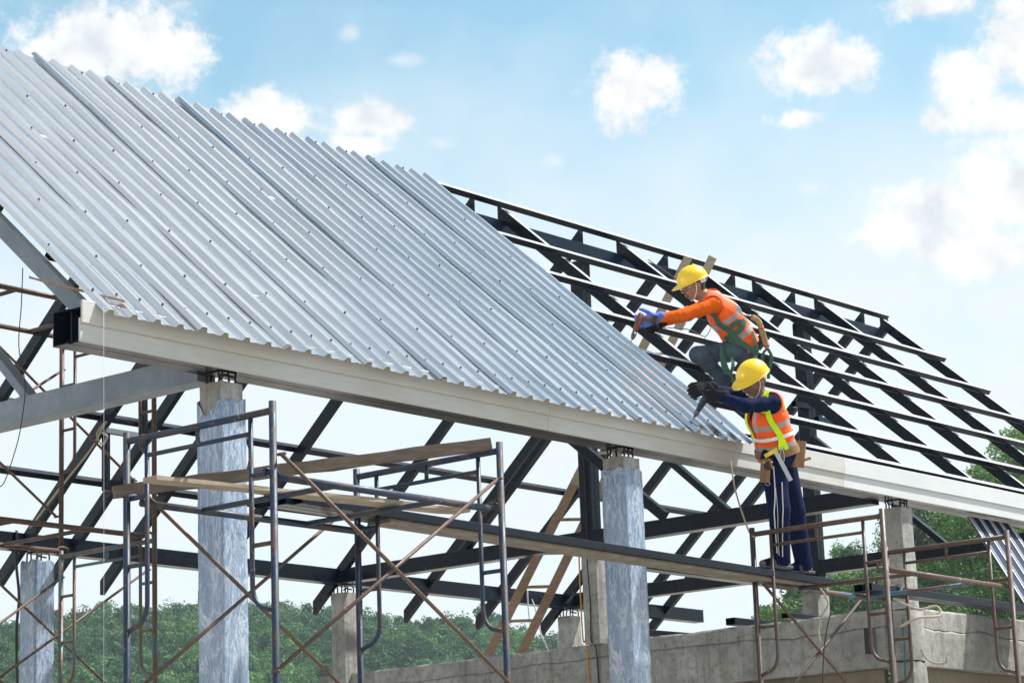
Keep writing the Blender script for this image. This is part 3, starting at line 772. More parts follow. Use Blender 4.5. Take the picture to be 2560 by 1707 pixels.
line('green_rope', 'green rope hanging down the concrete column by the rusty scaffold', 'rope', [(17.90, 10.66, 3.84), (17.895, 10.665, 3.7), (17.90, 10.66, 3.62), (17.90, 10.675, 3.3), (17.905, 10.66, 2.4)], .007, 'greenrope')
line('rope', 'frayed pale rope end curling beside the green rope', 'rope', [(17.0, 9.98, 3.48), (17.02, 9.94, 3.40), (17.05, 9.86, 3.36), (17.06, 9.80, 3.37), (17.07, 9.79, 3.41)], .010, 'rope')
line('rope', 'brown rope lashing hanging from the end of the steel walkway', 'rope', [(15.95, 10.22, 3.93), (15.97, 10.18, 3.86), (15.98, 10.16, 3.78), (15.93, 10.2, 3.68), (15.92, 10.22, 3.58), (15.93, 10.22, 3.50)], .008, 'rope')
line('rope', 'brown safety rope running from the fascia down to the rusty scaffold top bar', 'rope', [(15.28, 10.50, 4.86), (15.26, 10.45, 4.6), (15.27, 10.36, 4.30), (15.26, 10.3, 4.25)], .007, 'rope')
line('cable', 'orange cable running down the short column under the first king post', 'cable', [(17.82, 13.985, 4.82), (17.825, 13.99, 4.4), (17.83, 13.985, 3.98), (17.88, 13.985, 3.9), (17.885, 13.98, 3.0)], .007, 'orange_cable')
line('cable', 'black cable dropping from the first king post down the concrete beam', 'cable', [(17.79, 13.86, 6.0), (17.785, 13.85, 5.0), (17.79, 13.87, 4.7), (17.825, 13.88, 4.3), (17.83, 13.89, 3.97), (17.885, 13.88, 3.85), (17.89, 13.86, 3.0)], .006, 'cable')
line('cable', 'black cable sagging from the blue scaffold pipe down before the concrete beam', 'cable', [(16.3, 10.3, 3.92), (16.27, 10.31, 3.8), (16.2, 10.33, 3.6), (16.15, 10.34, 3.4), (16.1, 10.35, 3.0)], .005, 'cable')
line('cable', 'black cable end lying over the white fascia beside the tool belt', 'cable', [(15.95, 10.52, 4.90), (16.1, 10.515, 4.91), (16.25, 10.515, 4.97), (16.33, 10.52, 5.06), (16.34, 10.56, 5.10)], .004, 'cable')
line('cable', 'thin cable trailing over the purlins to the kneeling worker\'s drill', 'cable', [(18.05, 13.2, 7.45), (18.15, 12.9, 7.18), (18.1, 12.75, 7.03), (17.9, 12.42, 6.75), (17.2, 12.0, 6.38), (16.6, 11.75, 6.30), (16.2, 11.72, 6.25)], .0045, 'cable')
bx = thing('weight_box', 'small black box hanging from the blue scaffold pipe on a cord', 'box', (16.75, 10.28, 3.5))
mb = MB(); V, F = bar_geo((16.75, 10.28, 3.46), (16.75, 10.28, 3.66), .075, .075, (0, 1, 0), .008); mb.add(V, F); mb.build('body', 'cable', bx)
tube('cord', [(16.75, 10.28, 3.655), (16.752, 10.285, 3.76), (16.75, 10.29, 3.89)], .004, 'rope', bx, 6)
ps = thing('power_strip', 'dark extension socket tied to the first king post near the ridge', 'socket', (17.8, 13.75, 7.0))
MB().bar((17.86, 13.77, 7.02), (18.04, 13.70, 6.96), .05, .07).build('body', 'cable', ps)
MB().bar((18.04, 13.70, 6.96), (18.14, 13.67, 6.97), .03, .03).build('plug', 'string', ps)

# ================================================================ wooded hills
LEFT_CREST = [(18, 6.2), (26, 6.6), (33, 6.3), (38.6, 6.50), (39.5, 6.60), (40.2, 6.70), (41.5, 6.83), (42.5, 6.91), (43, 6.83), (44.5, 6.94), (45.2, 6.85), (46, 6.68), (47, 6.55), (48.5, 6.38), (49, 6.49), (49.75, 6.44), (50.3, 6.15), (50.6, 6.06), (51.4, 5.7), (52.3, 5.2), (54, 4.4), (58, 3.4), (66, 3.0)]
RIGHT_CREST = [(53.0, 3.6), (55.5, 5.6), (56.0, 6.0), (56.8, 6.4), (57.8, 7.0), (58.6, 7.5), (59.6, 8.0), (60.6, 8.7), (61.2, 9.05), (62.3, 9.5), (65, 10.0), (72, 10.2), (85, 9.0)]
def make_hill(crest, r0, rc, rb, canopy):
    A = np.array([c[0] for c in crest]); E = np.array([c[1] for c in crest])
    def height(az, r):
        hc = 1.65 + rc*np.tan(np.radians(np.interp(az, A, E))) - canopy
        s = np.clip((r-r0)/(rc-r0), 0, 1); up = s*s*(3-2*s)*.35 + s*.65
        dn = 1 - .6*np.clip((r-rc)/(rb-rc), 0, 1)**1.5
        ed = np.clip((az-A[0])/3.0, 0, 1)*np.clip((A[-1]-az)/3.0, 0, 1)
        return hc*up*np.where(r > rc, dn, 1)*ed
    azs = np.linspace(A[0], A[-1], 90); rs = np.concatenate([np.linspace(r0, rc, 22), np.linspace(rc, rb, 6)[1:]])
    V = []; F = []
    for r in rs:
        for a in azs:
            h = float(height(a, r)) + .4*math.sin(a*7+r*.11)*min(1, (r-r0)/30)
            V.append((r*math.sin(rad(a)), r*math.cos(rad(a)), h-.05))
    n = len(azs)
    for j in range(len(rs)-1):
        for i in range(n-1): F.append((j*n+i, (j+1)*n+i, (j+1)*n+i+1, j*n+i+1))
    return height, V, [f[::-1] for f in F]
MT['hill'] = m_plain('green_hill_ground', (.05, .075, .03), .95, 0, .4, .3)
def m_leaf(name, dark, mid, light, trans=.25):
    n = NT(name)
    t = n.attr('tint')[2]; c = n.ramp(t, [(.0, dark), (.5, mid), (1.0, light)])
    n.set(Base_Color=c, Roughness=.62, Specular_IOR_Level=.25)
    tr = n.N.new('ShaderNodeBsdfTranslucent'); n.L.new(c, tr.inputs['Color'])
    mx = n.N.new('ShaderNodeMixShader'); mx.inputs[0].default_value = trans
    n.L.new(n.b.outputs[0], mx.inputs[1]); n.L.new(tr.outputs[0], mx.inputs[2])
    out = [q for q in n.N if q.type == 'OUTPUT_MATERIAL'][0]; n.L.new(mx.outputs[0], out.inputs['Surface'])
    return n.m
MT['leaf_far'] = m_leaf('far_forest_leaves', (.022, .078, .036), (.060, .160, .058), (.135, .265, .075))
MT['leaf_near'] = m_leaf('hill_forest_leaves', (.022, .075, .012), (.068, .165, .022), (.165, .295, .04))
MT['leaf_dark'] = m_leaf('dark_tree_leaves', (.010, .032, .016), (.022, .055, .024), (.04, .085, .032))
MT['bark'] = m_plain('brown_bark', (.11, .085, .06), .95, 0, .35, 6, .5)
def crowns(C, Rx, Rz, tint, lobes, quads, size, g):
    """leaf quads for many crowns at once: C centres (n,3), Rx/Rz radii (n,), tint (n,)"""
    n = len(C)
    d = g.normal(size=(n, lobes, 3)); d[..., 2] = np.abs(d[..., 2])*1.0 - .25; d /= np.linalg.norm(d, axis=-1, keepdims=True)
    rl = g.uniform(.34, .56, (n, lobes)); dist = g.uniform(.35, .78, (n, lobes, 1))
    lc = d*dist                                       # lobe centres in unit crown space
    q = g.normal(size=(n, lobes, quads, 3)); q[..., 2] += .35; q /= np.linalg.norm(q, axis=-1, keepdims=True)
    rr = rl[..., None, None]*g.uniform(.72, 1.08, (n, lobes, quads, 1))
    P = lc[:, :, None, :] + q*rr
    sc = np.stack([Rx, Rx, Rz], -1)[:, None, None, :]
    P = P*sc + C[:, None, None, :]
    nrm = q + g.normal(0, .55, q.shape); nrm /= np.linalg.norm(nrm, axis=-1, keepdims=True)
    ref = g.normal(size=q.shape); u = np.cross(nrm, ref); u /= np.linalg.norm(u, axis=-1, keepdims=True); v = np.cross(nrm, u)
    s = size*g.uniform(.6, 1.25, q.shape[:-1]+(1,))
    u = u*s; v = v*s*.62
    quad = np.stack([P-u, P-v*.9, P+u, P+v*.9], axis=-2).reshape(-1, 3)
    tt = np.clip(tint[:, None, None] + g.normal(0, .13, (n, lobes, 1)) + g.normal(0, .08, (n, lobes, quads)), 0, 1).reshape(-1)
    return quad, tt
def leaf_mesh(name, quad, tt, mat, parent=None, base=None):
    off = OFF[parent.name] if parent is not None else Vector(base)
    m = len(quad)//4; me = bpy.data.meshes.new(name)
    me.vertices.add(m*4); me.vertices.foreach_set('co', (quad-np.array(off)).astype(np.float32).ravel())
    me.loops.add(m*4); me.loops.foreach_set('vertex_index', np.arange(m*4, dtype=np.int32))
    me.polygons.add(m); me.polygons.foreach_set('loop_start', np.arange(0, m*4, 4, dtype=np.int32)); me.polygons.foreach_set('loop_total', np.full(m, 4, dtype=np.int32))
    at = me.attributes.new('tint', 'FLOAT', 'FACE'); at.data.foreach_set('value', tt.astype(np.float32))
    me.materials.append(MT[mat]); me.update(); me.validate()
    o = bpy.data.objects.new(name, me); link(o, parent)
    if parent is None: o.location = off
    OFF[o.name] = Vector(off); return o
hL, V, F = make_hill(LEFT_CREST, 210, 420, 560, 4.2)
struct(MB().add(V, F).build('hill', 'hill', base=(280, 300, 0)))
hR, V, F = make_hill(RIGHT_CREST, 85, 190, 280, 3.6)
struct(MB().add(V, F).build('hill', 'hill', base=(160, 90, 0)))
def scatter(h, a0, a1, r0, r1, step, g):
    pts = []
    r = r0
    while r < r1:
        da = math.degrees(step/r); a = a0 + g.uniform(0, da)
        while a < a1:
            aa = a + g.uniform(-.35, .35)*da; q = r + g.uniform(-.4, .4)*step
            pts.append((aa, q)); a += da
        r += step*.85
    pts = np.array(pts); z = h(pts[:, 0], pts[:, 1])
    return np.stack([pts[:, 1]*np.sin(np.radians(pts[:, 0])), pts[:, 1]*np.cos(np.radians(pts[:, 0])), z], -1)
def forest(h, a0, a1, r0, r1, step, rx, hgt, lobes, quads, size, mat, label, g):
    P = scatter(h, a0, a1, r0, r1, step, g); n = len(P)
    Rx = rx*np.clip(g.lognormal(-.1, .32, n), .5, 1.7); Rz = Rx*g.uniform(.75, 1.4, n); H = hgt*np.clip(g.lognormal(-.05, .28, n), .5, 1.7)
    C = P + np.stack([np.zeros(n), np.zeros(n), H - Rz*.6], -1)
    low = np.sin(P[:, 0]*.09)*np.cos(P[:, 1]*.08)
    quad, tt = crowns(C, Rx, Rz, np.clip(.45 + .2*low + g.normal(0, .26, n), .02, .98), lobes, quads, size, g)
    o = leaf_mesh('forest', quad, tt, mat, base=(float(P[:, 0].mean()), float(P[:, 1].mean()), float(P[:, 2].min())))
    o['kind'] = 'stuff'; return tag(o, label, 'forest')
g = np.random.default_rng(5)
forest(hL, 36.5, 54.5, 320, 425, 2.75, 1.75, 3.5, 8, 44, .21, 'leaf_far', 'far wooded hill of bluish green trees behind the left scaffolding', g)
forest(hR, 54.3, 66, 112, 194, 2.5, 1.6, 3.3, 11, 100, .115, 'leaf_near', 'nearer hillside thick with bright green trees behind the right end of the eave', g)
def tree(label, az, r, h, top, rx, rz, mat, tint, lobes, quads, size, seed, group=None):
    gg = np.random.default_rng(seed); z = float(h(np.array([az]), np.array([r]))[0])
    x, y = r*math.sin(rad(az)), r*math.cos(rad(az))
    t = thing('tree', label, 'tree', (x, y, z-.1), group)
    zc = top - rz*.95
    mb = MB(); tr = rx*.07
    mb.tube(spline([(x, y, z-.4), (x+tr, y, z+(zc-z)*.4), (x-tr*.5, y+tr, zc), (x, y, zc+rz*.45)], 4), [tr*1.5-tr*1.1*k/12 for k in range(13)], 8)
    for k in range(6):
        a = k*1.05+gg.uniform(0, .6); s = zc - rz*.5 + k*rz*.14
        mb.tube([(x, y, s), (x+math.cos(a)*rx*.35, y+math.sin(a)*rx*.35, s+rz*.3), (x+math.cos(a)*rx*.7, y+math.sin(a)*rx*.7, s+rz*.5)], [tr*.6, tr*.4, tr*.15], 6)
    mb.build('trunk', 'bark', t, smooth=True)
    quad, tt = crowns(np.array([[x, y, zc]]), np.array([rx]), np.array([rz]), np.array([tint]), lobes, quads, size, gg)
    leaf_mesh('crown', quad, tt, mat, t)
tree('lone tree rising above the far hill crest by the far wrapped column', 40.35, 416, hL, 1.65+416*math.tan(rad(6.98)), 2.6, 2.9, 'leaf_far', .35, 12, 110, .25, 1)
tree('dark round tree on the far hill seen between the navy scaffold posts', 47.55, 372, hL, 1.65+372*math.tan(rad(6.12)), 4.3, 3.4, 'leaf_dark', .5, 18, 160, .25, 2)
tree('thin open tree at the end of the far hill by the hanging white cord', 51.2, 412, hL, 1.65+412*math.tan(rad(6.05)), 2.6, 2.6, 'leaf_far', .5, 10, 55, .25, 3)
tree('pale open crowned tree at the top of the near hillside', 62.25, 176, hR, 1.65+176*math.tan(rad(10.1)), 3.0, 2.6, 'leaf_near', .75, 16, 260, .13, 4)
tree('loose crowned tree showing between the lowest purlins on the near hillside', 61.3, 170, hR, 1.65+170*math.tan(rad(9.35)), 2.6, 2.2, 'leaf_near', .65, 14, 260, .13, 5)
tree('dark leafy tree beside the short concrete column at the eave', 60.1, 150, hR, 1.65+150*math.tan(rad(8.55)), 2.5, 3.0, 'leaf_dark', .75, 16, 300, .13, 6)
tree('tall green tree just under the white fascia', 61.0, 140, hR, 1.65+140*math.tan(rad(8.6)), 2.3, 3.0, 'leaf_near', .5, 14, 300, .13, 7)

# ================================================================ the two workers
# bodies are grown as one continuous surface from a distance field (tapered limbs blended at the joints)
def cone_d(P, a, b, ra, rb):
    a = np.asarray(a, np.float32); b = np.asarray(b, np.float32); ba = b-a; L2 = float(ba@ba)+1e-9
    h = np.clip(((P-a)@ba)/L2, 0, 1); q = P - a - h[..., None]*ba
    return np.sqrt((q*q).sum(-1)) - (ra+(rb-ra)*h)
def ell_d(P, c, ax, r):
    """ellipsoid with axes ax (3x3 rows) and radii r"""
    q = (P-np.asarray(c, np.float32))@np.asarray(ax, np.float32).T; r = np.asarray(r, np.float32)
    k0 = np.sqrt(((q/r)**2).sum(-1)); k1 = np.sqrt(((q/(r*r))**2).sum(-1))+1e-9
    return k0*(k0-1)/k1
class Field:
    def __init__(s, lo, hi, h):
        s.lo = np.array(lo, float)-h*2; s.h = h; n = np.ceil((np.array(hi, float)+h*2-s.lo)/h).astype(int)+1
        s.ax = [(s.lo[i]+h*np.arange(n[i])).astype(np.float32) for i in range(3)]
        s.val = np.full(n, 1.0, np.float32); s.lab = np.zeros(n, np.int16)
    def sub(s, lo, hi):
        sl = []
        for i in range(3):
            a = int(np.clip(math.floor((lo[i]-s.lo[i])/s.h), 0, len(s.ax[i]))); b = int(np.clip(math.ceil((hi[i]-s.lo[i])/s.h)+1, a, len(s.ax[i]))); sl.append(slice(a, b))
        sl = tuple(sl); g = np.meshgrid(*[s.ax[i][sl[i]] for i in range(3)], indexing='ij'); return sl, np.stack(g, -1)
    def add(s, fn, lo, hi, k, lab, cut=False):
        m = .08
        sl, P = s.sub(np.array(lo)-m, np.array(hi)+m)
        if P.size == 0: return
        d = fn(P).astype(np.float32); v = s.val[sl]
        if cut:
            h = np.clip(.5-.5*(v+d)/k, 0, 1); s.val[sl] = v*(1-h)+(-d)*h+k*h*(1-h); return
        s.lab[sl] = np.where(d < v, lab, s.lab[sl])
        h = np.clip(.5+.5*(v-d)/k, 0, 1); s.val[sl] = v*(1-h)+d*h-k*h*(1-h)
    def cone(s, a, b, ra, rb, k=.03, lab=0):
        a = np.array(a, float); b = np.array(b, float); r = max(ra, rb)
        s.add(lambda P: cone_d(P, a, b, ra, rb), np.minimum(a, b)-r, np.maximum(a, b)+r, k, lab)
    def ell(s, c, ax, r, k=.01, lab=0, cut=False):
        c = np.array(c, float); m = max(r); s.add(lambda P: ell_d(P, c, ax, r), c-m, c+m, k, lab, cut)
def surface_nets(val, lo, h):
    """vertices and quads of the zero level set"""
    ins = val < 0; n = val.shape
    c = [ins[i:n[0]-1+i, j:n[1]-1+j, k:n[2]-1+k] for i in (0, 1) for j in (0, 1) for k in (0, 1)]
    cnt = sum(x.astype(np.int8) for x in c); act = (cnt > 0) & (cnt < 8)
    idx = np.argwhere(act); vid = np.full(act.shape, -1, np.int64); vid[act] = np.arange(len(idx))
    acc = np.zeros((len(idx), 3)); num = np.zeros(len(idx)); cor = [(i, j, k) for i in (0, 1) for j in (0, 1) for k in (0, 1)]
    g = {q: val[idx[:, 0]+q[0], idx[:, 1]+q[1], idx[:, 2]+q[2]] for q in cor}
    for q in cor:
        for axd in range(3):
            if q[axd] == 1: continue
            p = list(q); p[axd] = 1; p = tuple(p); a, b = g[q], g[p]; m = (a < 0) != (b < 0)
            t = np.where(m, a/np.where(a == b, 1, a-b), 0); pt = np.tile(np.array(q, float), (len(idx), 1)); pt[:, axd] += t
            acc[m] += pt[m]; num[m] += 1
    V = lo + h*(idx + acc/num[:, None]); Q = []
    for axd in range(3):
        b, cc = [(1, 2), (2, 0), (0, 1)][axd]
        s0 = [slice(None)]*3; s1 = [slice(None)]*3; s0[axd] = slice(0, -1); s1[axd] = slice(1, None)
        A = ins[tuple(s0)]; B = ins[tuple(s1)]; e = np.argwhere(A != B)
        e = e[(e[:, b] > 0) & (e[:, cc] > 0) & (e[:, b] < act.shape[b]) & (e[:, cc] < act.shape[cc])]
        fl = A[e[:, 0], e[:, 1], e[:, 2]]
        def off(db, dc):
            x = e.copy(); x[:, b] -= db; x[:, cc] -= dc; return vid[x[:, 0], x[:, 1], x[:, 2]]
        q = np.stack([off(0, 0), off(1, 0), off(1, 1), off(0, 1)], 1)
        q = np.where(fl[:, None], q, q[:, ::-1]); Q.append(q)
    return V, np.concatenate(Q)
def net_obj(name, F, mats, parent=None, base=None, labs=None, attrs=None, lap=1):
    V, Q = surface_nets(F.val, F.lo, F.h)
    Q = Q[(Q >= 0).all(1)]
    for _ in range(lap):                                  # light smoothing
        s = np.zeros_like(V); c = np.zeros(len(V))
        for i in range(4):
            a, b = Q[:, i], Q[:, (i+1) % 4]
            np.add.at(s, a, V[b]); np.add.at(c, a, 1)
        m = c > 0; V[m] = V[m]*.5 + .5*s[m]/c[m][:, None]
    o = mesh_obj(name, V, Q, mats, parent, True, base)
    if labs:
        fc = V[Q].mean(1); ii = np.clip(np.round((fc-F.lo)/F.h).astype(int), 0, np.array(F.val.shape)-1)
        lab = F.lab[ii[:, 0], ii[:, 1], ii[:, 2]]; lab = labs(lab, fc)
        o.data.polygons.foreach_set('material_index', lab.astype(np.int32))
    if attrs:
        for nm, fn in attrs.items():
            at = o.data.attributes.new(nm, 'FLOAT', 'POINT'); at.data.foreach_set('value', fn(V).astype(np.float32))
    return o
def nrm(v): v = np.asarray(v, float); return v/np.linalg.norm(v)
aR, aU, aF = (np.array(q) for q in (VR, VU, VF))
def axes(fwd, up):
    f = nrm(fwd); u = nrm(np.asarray(up)-f*(np.asarray(up)@f)); return f, nrm(np.cross(f, u)), u       # forward, right, up

# clothes and skin
MT['skin'] = m_plain('tanned_skin', (.33, .175, .11), .55, 0, .18, 40)
MT['skin_dark'] = m_plain('deep_tanned_skin', (.23, .125, .08), .55, 0, .18, 40)
MT['lip'] = m_plain('lip_skin', (.17, .065, .05), .5, 0, .1)
MT['hair'] = m_plain('black_hair', (.012, .010, .010), .5, 0, .3, 80, .3)
MT['eye'] = m_plain('dark_eye', (.02, .015, .015), .25, 0, .1)
MT['navy_shirt'] = m_cloth('navy_long_sleeve', (.0035, .010, .045))
MT['orange_shirt'] = m_cloth('orange_long_sleeve', (.70, .115, .006))
MT['navy_track'] = m_cloth('navy_track_trousers', (.0038, .0095, .046))
MT['denim'] = m_cloth('dark_grey_denim', (.075, .10, .14), .5)
MT['black_glove'] = m_cloth('black_knit_glove', (.014, .014, .018))
MT['blue_glove'] = m_cloth('blue_rubber_glove', (.10, .17, .52), .2, .55)
MT['sandal'] = m_plain('grey_rubber_sandal', (.09, .10, .115), .8)
MT['boot'] = m_plain('dark_boot', (.02, .02, .024), .7)
def m_helmet():
    n = NT('yellow_helmet_plastic'); a = n.noise(6, 4, .5); s = n.noise(55, 3, .6)
    n.set(Base_Color=n.mix(n.range(s, .64, .74, 0, .25), n.mix(a, (.80, .50, .006), (.86, .58, .012)), (.45, .32, .06)), Roughness=n.range(a, .3, .7, .26, .38), Specular_IOR_Level=.5, Coat_Weight=.2, Coat_Roughness=.2); return n.m
MT['helmet'] = m_helmet()
def m_vest():
    n = NT('orange_vest_with_grey_bands'); band = n.attr('band')[2]; pipe = n.attr('piping')[2]
    a = n.noise(10, 6, .65); fo = n.noise(15, 4, .55, None, 1.0); w = n.noise(300, 2, .5)
    c = n.mix(n.range(a, .3, .75, 0, 1), (.86, .085, .002), (.98, .13, .003))
    k = n.math('GREATER_THAN', band, 0.0); c = n.mix(k, c, n.mix(a, (.24, .235, .23), (.34, .335, .33)))
    n.set(Base_Color=c, Roughness=n.range(k, 0, 1, .85, .5), Sheen_Weight=.1).bump(n.math('ADD', fo, n.math('MULTIPLY', w, .05)), .6, .024); return n.m
MT['vest'] = m_vest()
MT['neon'] = m_cloth('neon_yellow_webbing', (.62, .86, .02), .12, .7, 0)
MT['white_tape'] = m_plain('white_webbing', (.72, .72, .70), .7, 0, .08, 60)
MT['green_web'] = m_plain('dark_green_webbing', (.028, .10, .062), .7, 0, .2, 120, .2)
MT['leather'] = m_plain('tan_leather', (.25, .135, .065), .75, 0, .3, 14, .4)
MT['silver'] = m_plain('brushed_steel', (.42, .44, .47), .35, .8, .1)
MT['tape_yellow'] = m_plain('yellow_tape_case', (.80, .55, .02), .4)
MT['plaid'] = m_plain('faded_plaid_cover', (.33, .22, .09), .85, 0, .6, 30)
MT['red_tape'] = m_plain('red_tape', (.6, .04, .03), .6)
MT['drill_teal'] = m_plain('dark_teal_tool', (.012, .032, .045), .6, 0, .2, 18, 0, .25)
MT['drill_red'] = m_plain('brick_red_tool', (.13, .032, .018), .55)
def m_glass():
    n = NT('clear_goggle_plastic'); n.set(Base_Color=(.9, .93, .95), Roughness=.08, Transmission_Weight=.9, IOR=1.25); return n.m
MT['goggle'] = m_glass()
class Worker:
    def __init__(s, name_label, J, head_f, head_u, base, skin, shirt, trousers):
        s.J = {k: np.array(v, float) for k, v in J.items()}; J = s.J
        s.t = thing('person', name_label, 'person', tuple(base))
        s.s = nrm(J['shF']-J['shN']); s.a = nrm(J['neck']-J['pel']); s.s = nrm(s.s - s.a*(s.s@s.a)*.6); s.f = nrm(np.cross(s.a, s.s))
        s.hf, s.hr, s.hu = axes(head_f, head_u); s.hc = J['head']
        s.mats = [skin, shirt, trousers, 'hair', 'lip', 'eye', skin]
        s.torso_parts = s.torso()
    def torso(s):
        J, q = s.J, s.s
        L = [(J['pel']-q*.065, J['pel']+q*.065, .108, .108)]
        for sg in (-1, 1):
            L += [(J['pel']+q*sg*.058, J['waist']+q*sg*.055, .106, .098), (J['waist']+q*sg*.055, J['chest']+q*sg*.065, .098, .108), (J['chest']+q*sg*.065, J['neck']-s.a*.07+q*sg*.055, .108, .07)]
        L += [(J['shN']*.92+J['neck']*.08, J['neck']-s.a*.02, .062, .05), (J['shF']*.92+J['neck']*.08, J['neck']-s.a*.02, .062, .05)]
        return L
    def torso_d(s, P):
        v = None
        for a, b, ra, rb in s.torso_parts:
            d = cone_d(P, a, b, ra, rb)
            if v is None: v = d
            else:
                k = .05; h = np.clip(.5+.5*(v-d)/k, 0, 1); v = v*(1-h)+d*h-k*h*(1-h)
        return v
    def body(s, leg, sole, shoe=False):
        J = s.J; pts = np.array(list(J.values())); F = Field(pts.min(0)-.2, pts.max(0)+.2, .0085)
        for i, (a, b, ra, rb) in enumerate(s.torso_parts): F.cone(a, b, ra, rb, .05, 2 if i < 3 else 1)
        F.cone(J['neck']-s.a*.03, J['head']-s.hu*.06, .056, .05, .03, 0)
        for x in 'NF':
            F.cone(J['sh'+x], J['el'+x], .060, .050, .045, 1); F.cone(J['el'+x], J['wr'+x], .050, .036, .02, 1)
            F.cone(J['hip'+x], J['kn'+x], *leg[:2], .05, 2); F.cone(J['kn'+x], J['an'+x], *leg[2:], .03, 2)
            heel = J['an'+x] + nrm(J['an'+x]-J['toe'+x])*.035*np.array([1, 1, 0]) - np.array([0, 0, .045])
            F.cone(J['an'+x]+(J['kn'+x]-J['an'+x])*.05, heel, .036, .034, .02, 6); F.cone(heel, J['toe'+x]+np.array([0, 0, .016]), .032, .026, .02, 6)
            F.cone(J['an'+x], J['toe'+x]+np.array([0, 0, .02]), .038, .024, .02, 6)
        # fabric folds: thin raised ridges across the limbs
        g = np.random.default_rng(3)
        for (A, B, r, n, lb) in (('shN', 'elN', .050, 3, 1), ('elN', 'wrN', .04, 3, 1), ('shF', 'elF', .050, 3, 1), ('knN', 'anN', leg[3]*.98, 4, 2), ('knF', 'anF', leg[3]*.98, 4, 2), ('hipN', 'knN', leg[1]*.98, 3, 2)):
            a, b = J[A], J[B]; d = nrm(b-a); o1 = nrm(np.cross(d, [.3, .2, 1])); o2 = np.cross(d, o1)
            for k in range(n):
                c = a+(b-a)*((k+.6)/(n+.4)); th = g.uniform(0, 6.28); w = o1*math.cos(th)+o2*math.sin(th); w2 = np.cross(d, w)
                F.cone(c+w*r*.72-w2*r*.55+d*.02, c+w*r*.72+w2*r*.55-d*.02, .018, .012, .018, lb)
        hc, f, r, u = s.hc, s.hf, s.hr, s.hu; ax = np.array([f, r, u])
        F.ell(hc+u*.015-f*.006, ax, (.098, .077, .108), .02, 0); F.ell(hc+f*.035-u*.062, ax, (.055, .052, .052), .035, 0)
        F.cone(hc+f*.088+u*.012, hc+f*.112-u*.026, .010, .0155, .012, 0)
        F.cone(hc+f*.078+u*.030-r*.035, hc+f*.078+u*.030+r*.035, .016, .016, .014, 0)
        for q in (-1, 1):
            F.ell(hc+f*.094+r*q*.032+u*.004, ax, (.014, .015, .011), .010, 0, cut=True)
            F.ell(hc+f*.080+r*q*.032+u*.004, ax, (.011, .014, .009), .002, 5)
            F.ell(hc+r*q*.080-f*.008-u*.006, ax, (.019, .010, .032), .008, 0)
            F.ell(hc+f*.060+r*q*.042-u*.028, ax, (.03, .022, .022), .02, 0)
        F.cone(hc+f*.090-u*.060-r*.019, hc+f*.090-u*.060+r*.019, .0095, .0095, .005, 4)
        F.cone(hc+f*.086-u*.074-r*.015, hc+f*.086-u*.074+r*.015, .009, .009, .005, 4)
        def labs(lab, c):
            q = c-hc; qf, qr, qu = q@f, q@r, q@u; near = np.linalg.norm(q, axis=1) < .2
            hair = near & (lab == 0) & (((qf < -.028) & (qu > -.062)) | ((qu > .05) & (qf < .07)) | ((np.abs(qr) > .058) & (qf < .025) & (qf > -.03) & (qu > .02)) )
            tash = near & (lab == 0) & (np.abs(qr) < .024) & (qu < -.043) & (qu > -.054) & (qf > .075)
            brow = near & (lab == 0) & (np.abs(np.abs(qr)-.032) < .018) & (qu > .022) & (qu < .032) & (qf > .06)
            lab = np.where(hair | brow | tash, 3, lab)
            for x in 'NF':                                 # bare neck and wrists stay skin, hems end cleanly at the ankle
                d = nrm(J['an'+x]-J['kn'+x]); lab = np.where((lab == 6) & (((c-J['an'+x])@d) < sole) & (np.linalg.norm(c-J['an'+x], axis=1) < .16), 2, lab)
            return lab
        mats = list(s.mats)
        if shoe: mats[6] = 'boot'
        return net_obj('body', F, mats, s.t, labs=labs)
    def vest(s, hem, bands, vband, neckcut=.078):
        J = s.J; pts = np.array([J[k] for k in ('pel', 'waist', 'chest', 'neck', 'shN', 'shF')]); F = Field(pts.min(0)-.24, pts.max(0)+.24, .0075)
        sl, P = F.sub(pts.min(0)-.24, pts.max(0)+.24)
        d = s.torso_d(P) - .021
        h = (P-J['pel'])@s.a; l = (P-J['pel']-0)@s.s; fw = (P-J['pel'])@s.f
        fold = .004*np.sin(l*55+h*12)*np.clip((.25-h)/.25, 0, 1)
        d = d + fold
        d = np.maximum(d, hem[0] + hem[1]*fw + .01*np.sin(l*30) - h)
        top = float((J['neck']-J['pel'])@s.a)
        nl = (P-J['neck']); lat = np.abs(nl@s.s); ff = nl@s.f; hh = nl@s.a
        neck = np.sqrt((nl@s.s)**2 + (nl@s.f)**2) - neckcut
        vee = np.where(ff > -.01, lat - np.clip(.05+.36*(hh+.10), 0, .2), .2)
        cut = np.minimum(np.where(hh > -.07, neck, .2), np.where(hh > -.24, vee, .2))
        d = np.maximum(d, -cut)
        for x in 'NF':
            o = nrm(J['el'+x]-J['sh'+x]); d = np.maximum(d, -cone_d(P, J['sh'+x]+o*.025, J['sh'+x]+o*.3, .082, .09))
        F.val[sl] = d.astype(np.float32)
        def band(V):
            h = (V-J['pel'])@s.a; l = (V-J['pel'])@s.s; b = np.full(len(V), -1.0)
            for h0, w in bands: b = np.maximum(b, w-np.abs(h-h0-.15*0))
            for l0, w, h0 in vband: b = np.maximum(b, np.minimum(w-np.abs(l-l0), h-h0))
            return b*50
        return net_obj('safety_vest', F, ['vest'], s.t, attrs={'band': band, 'piping': lambda V: np.zeros(len(V))}, lap=1)
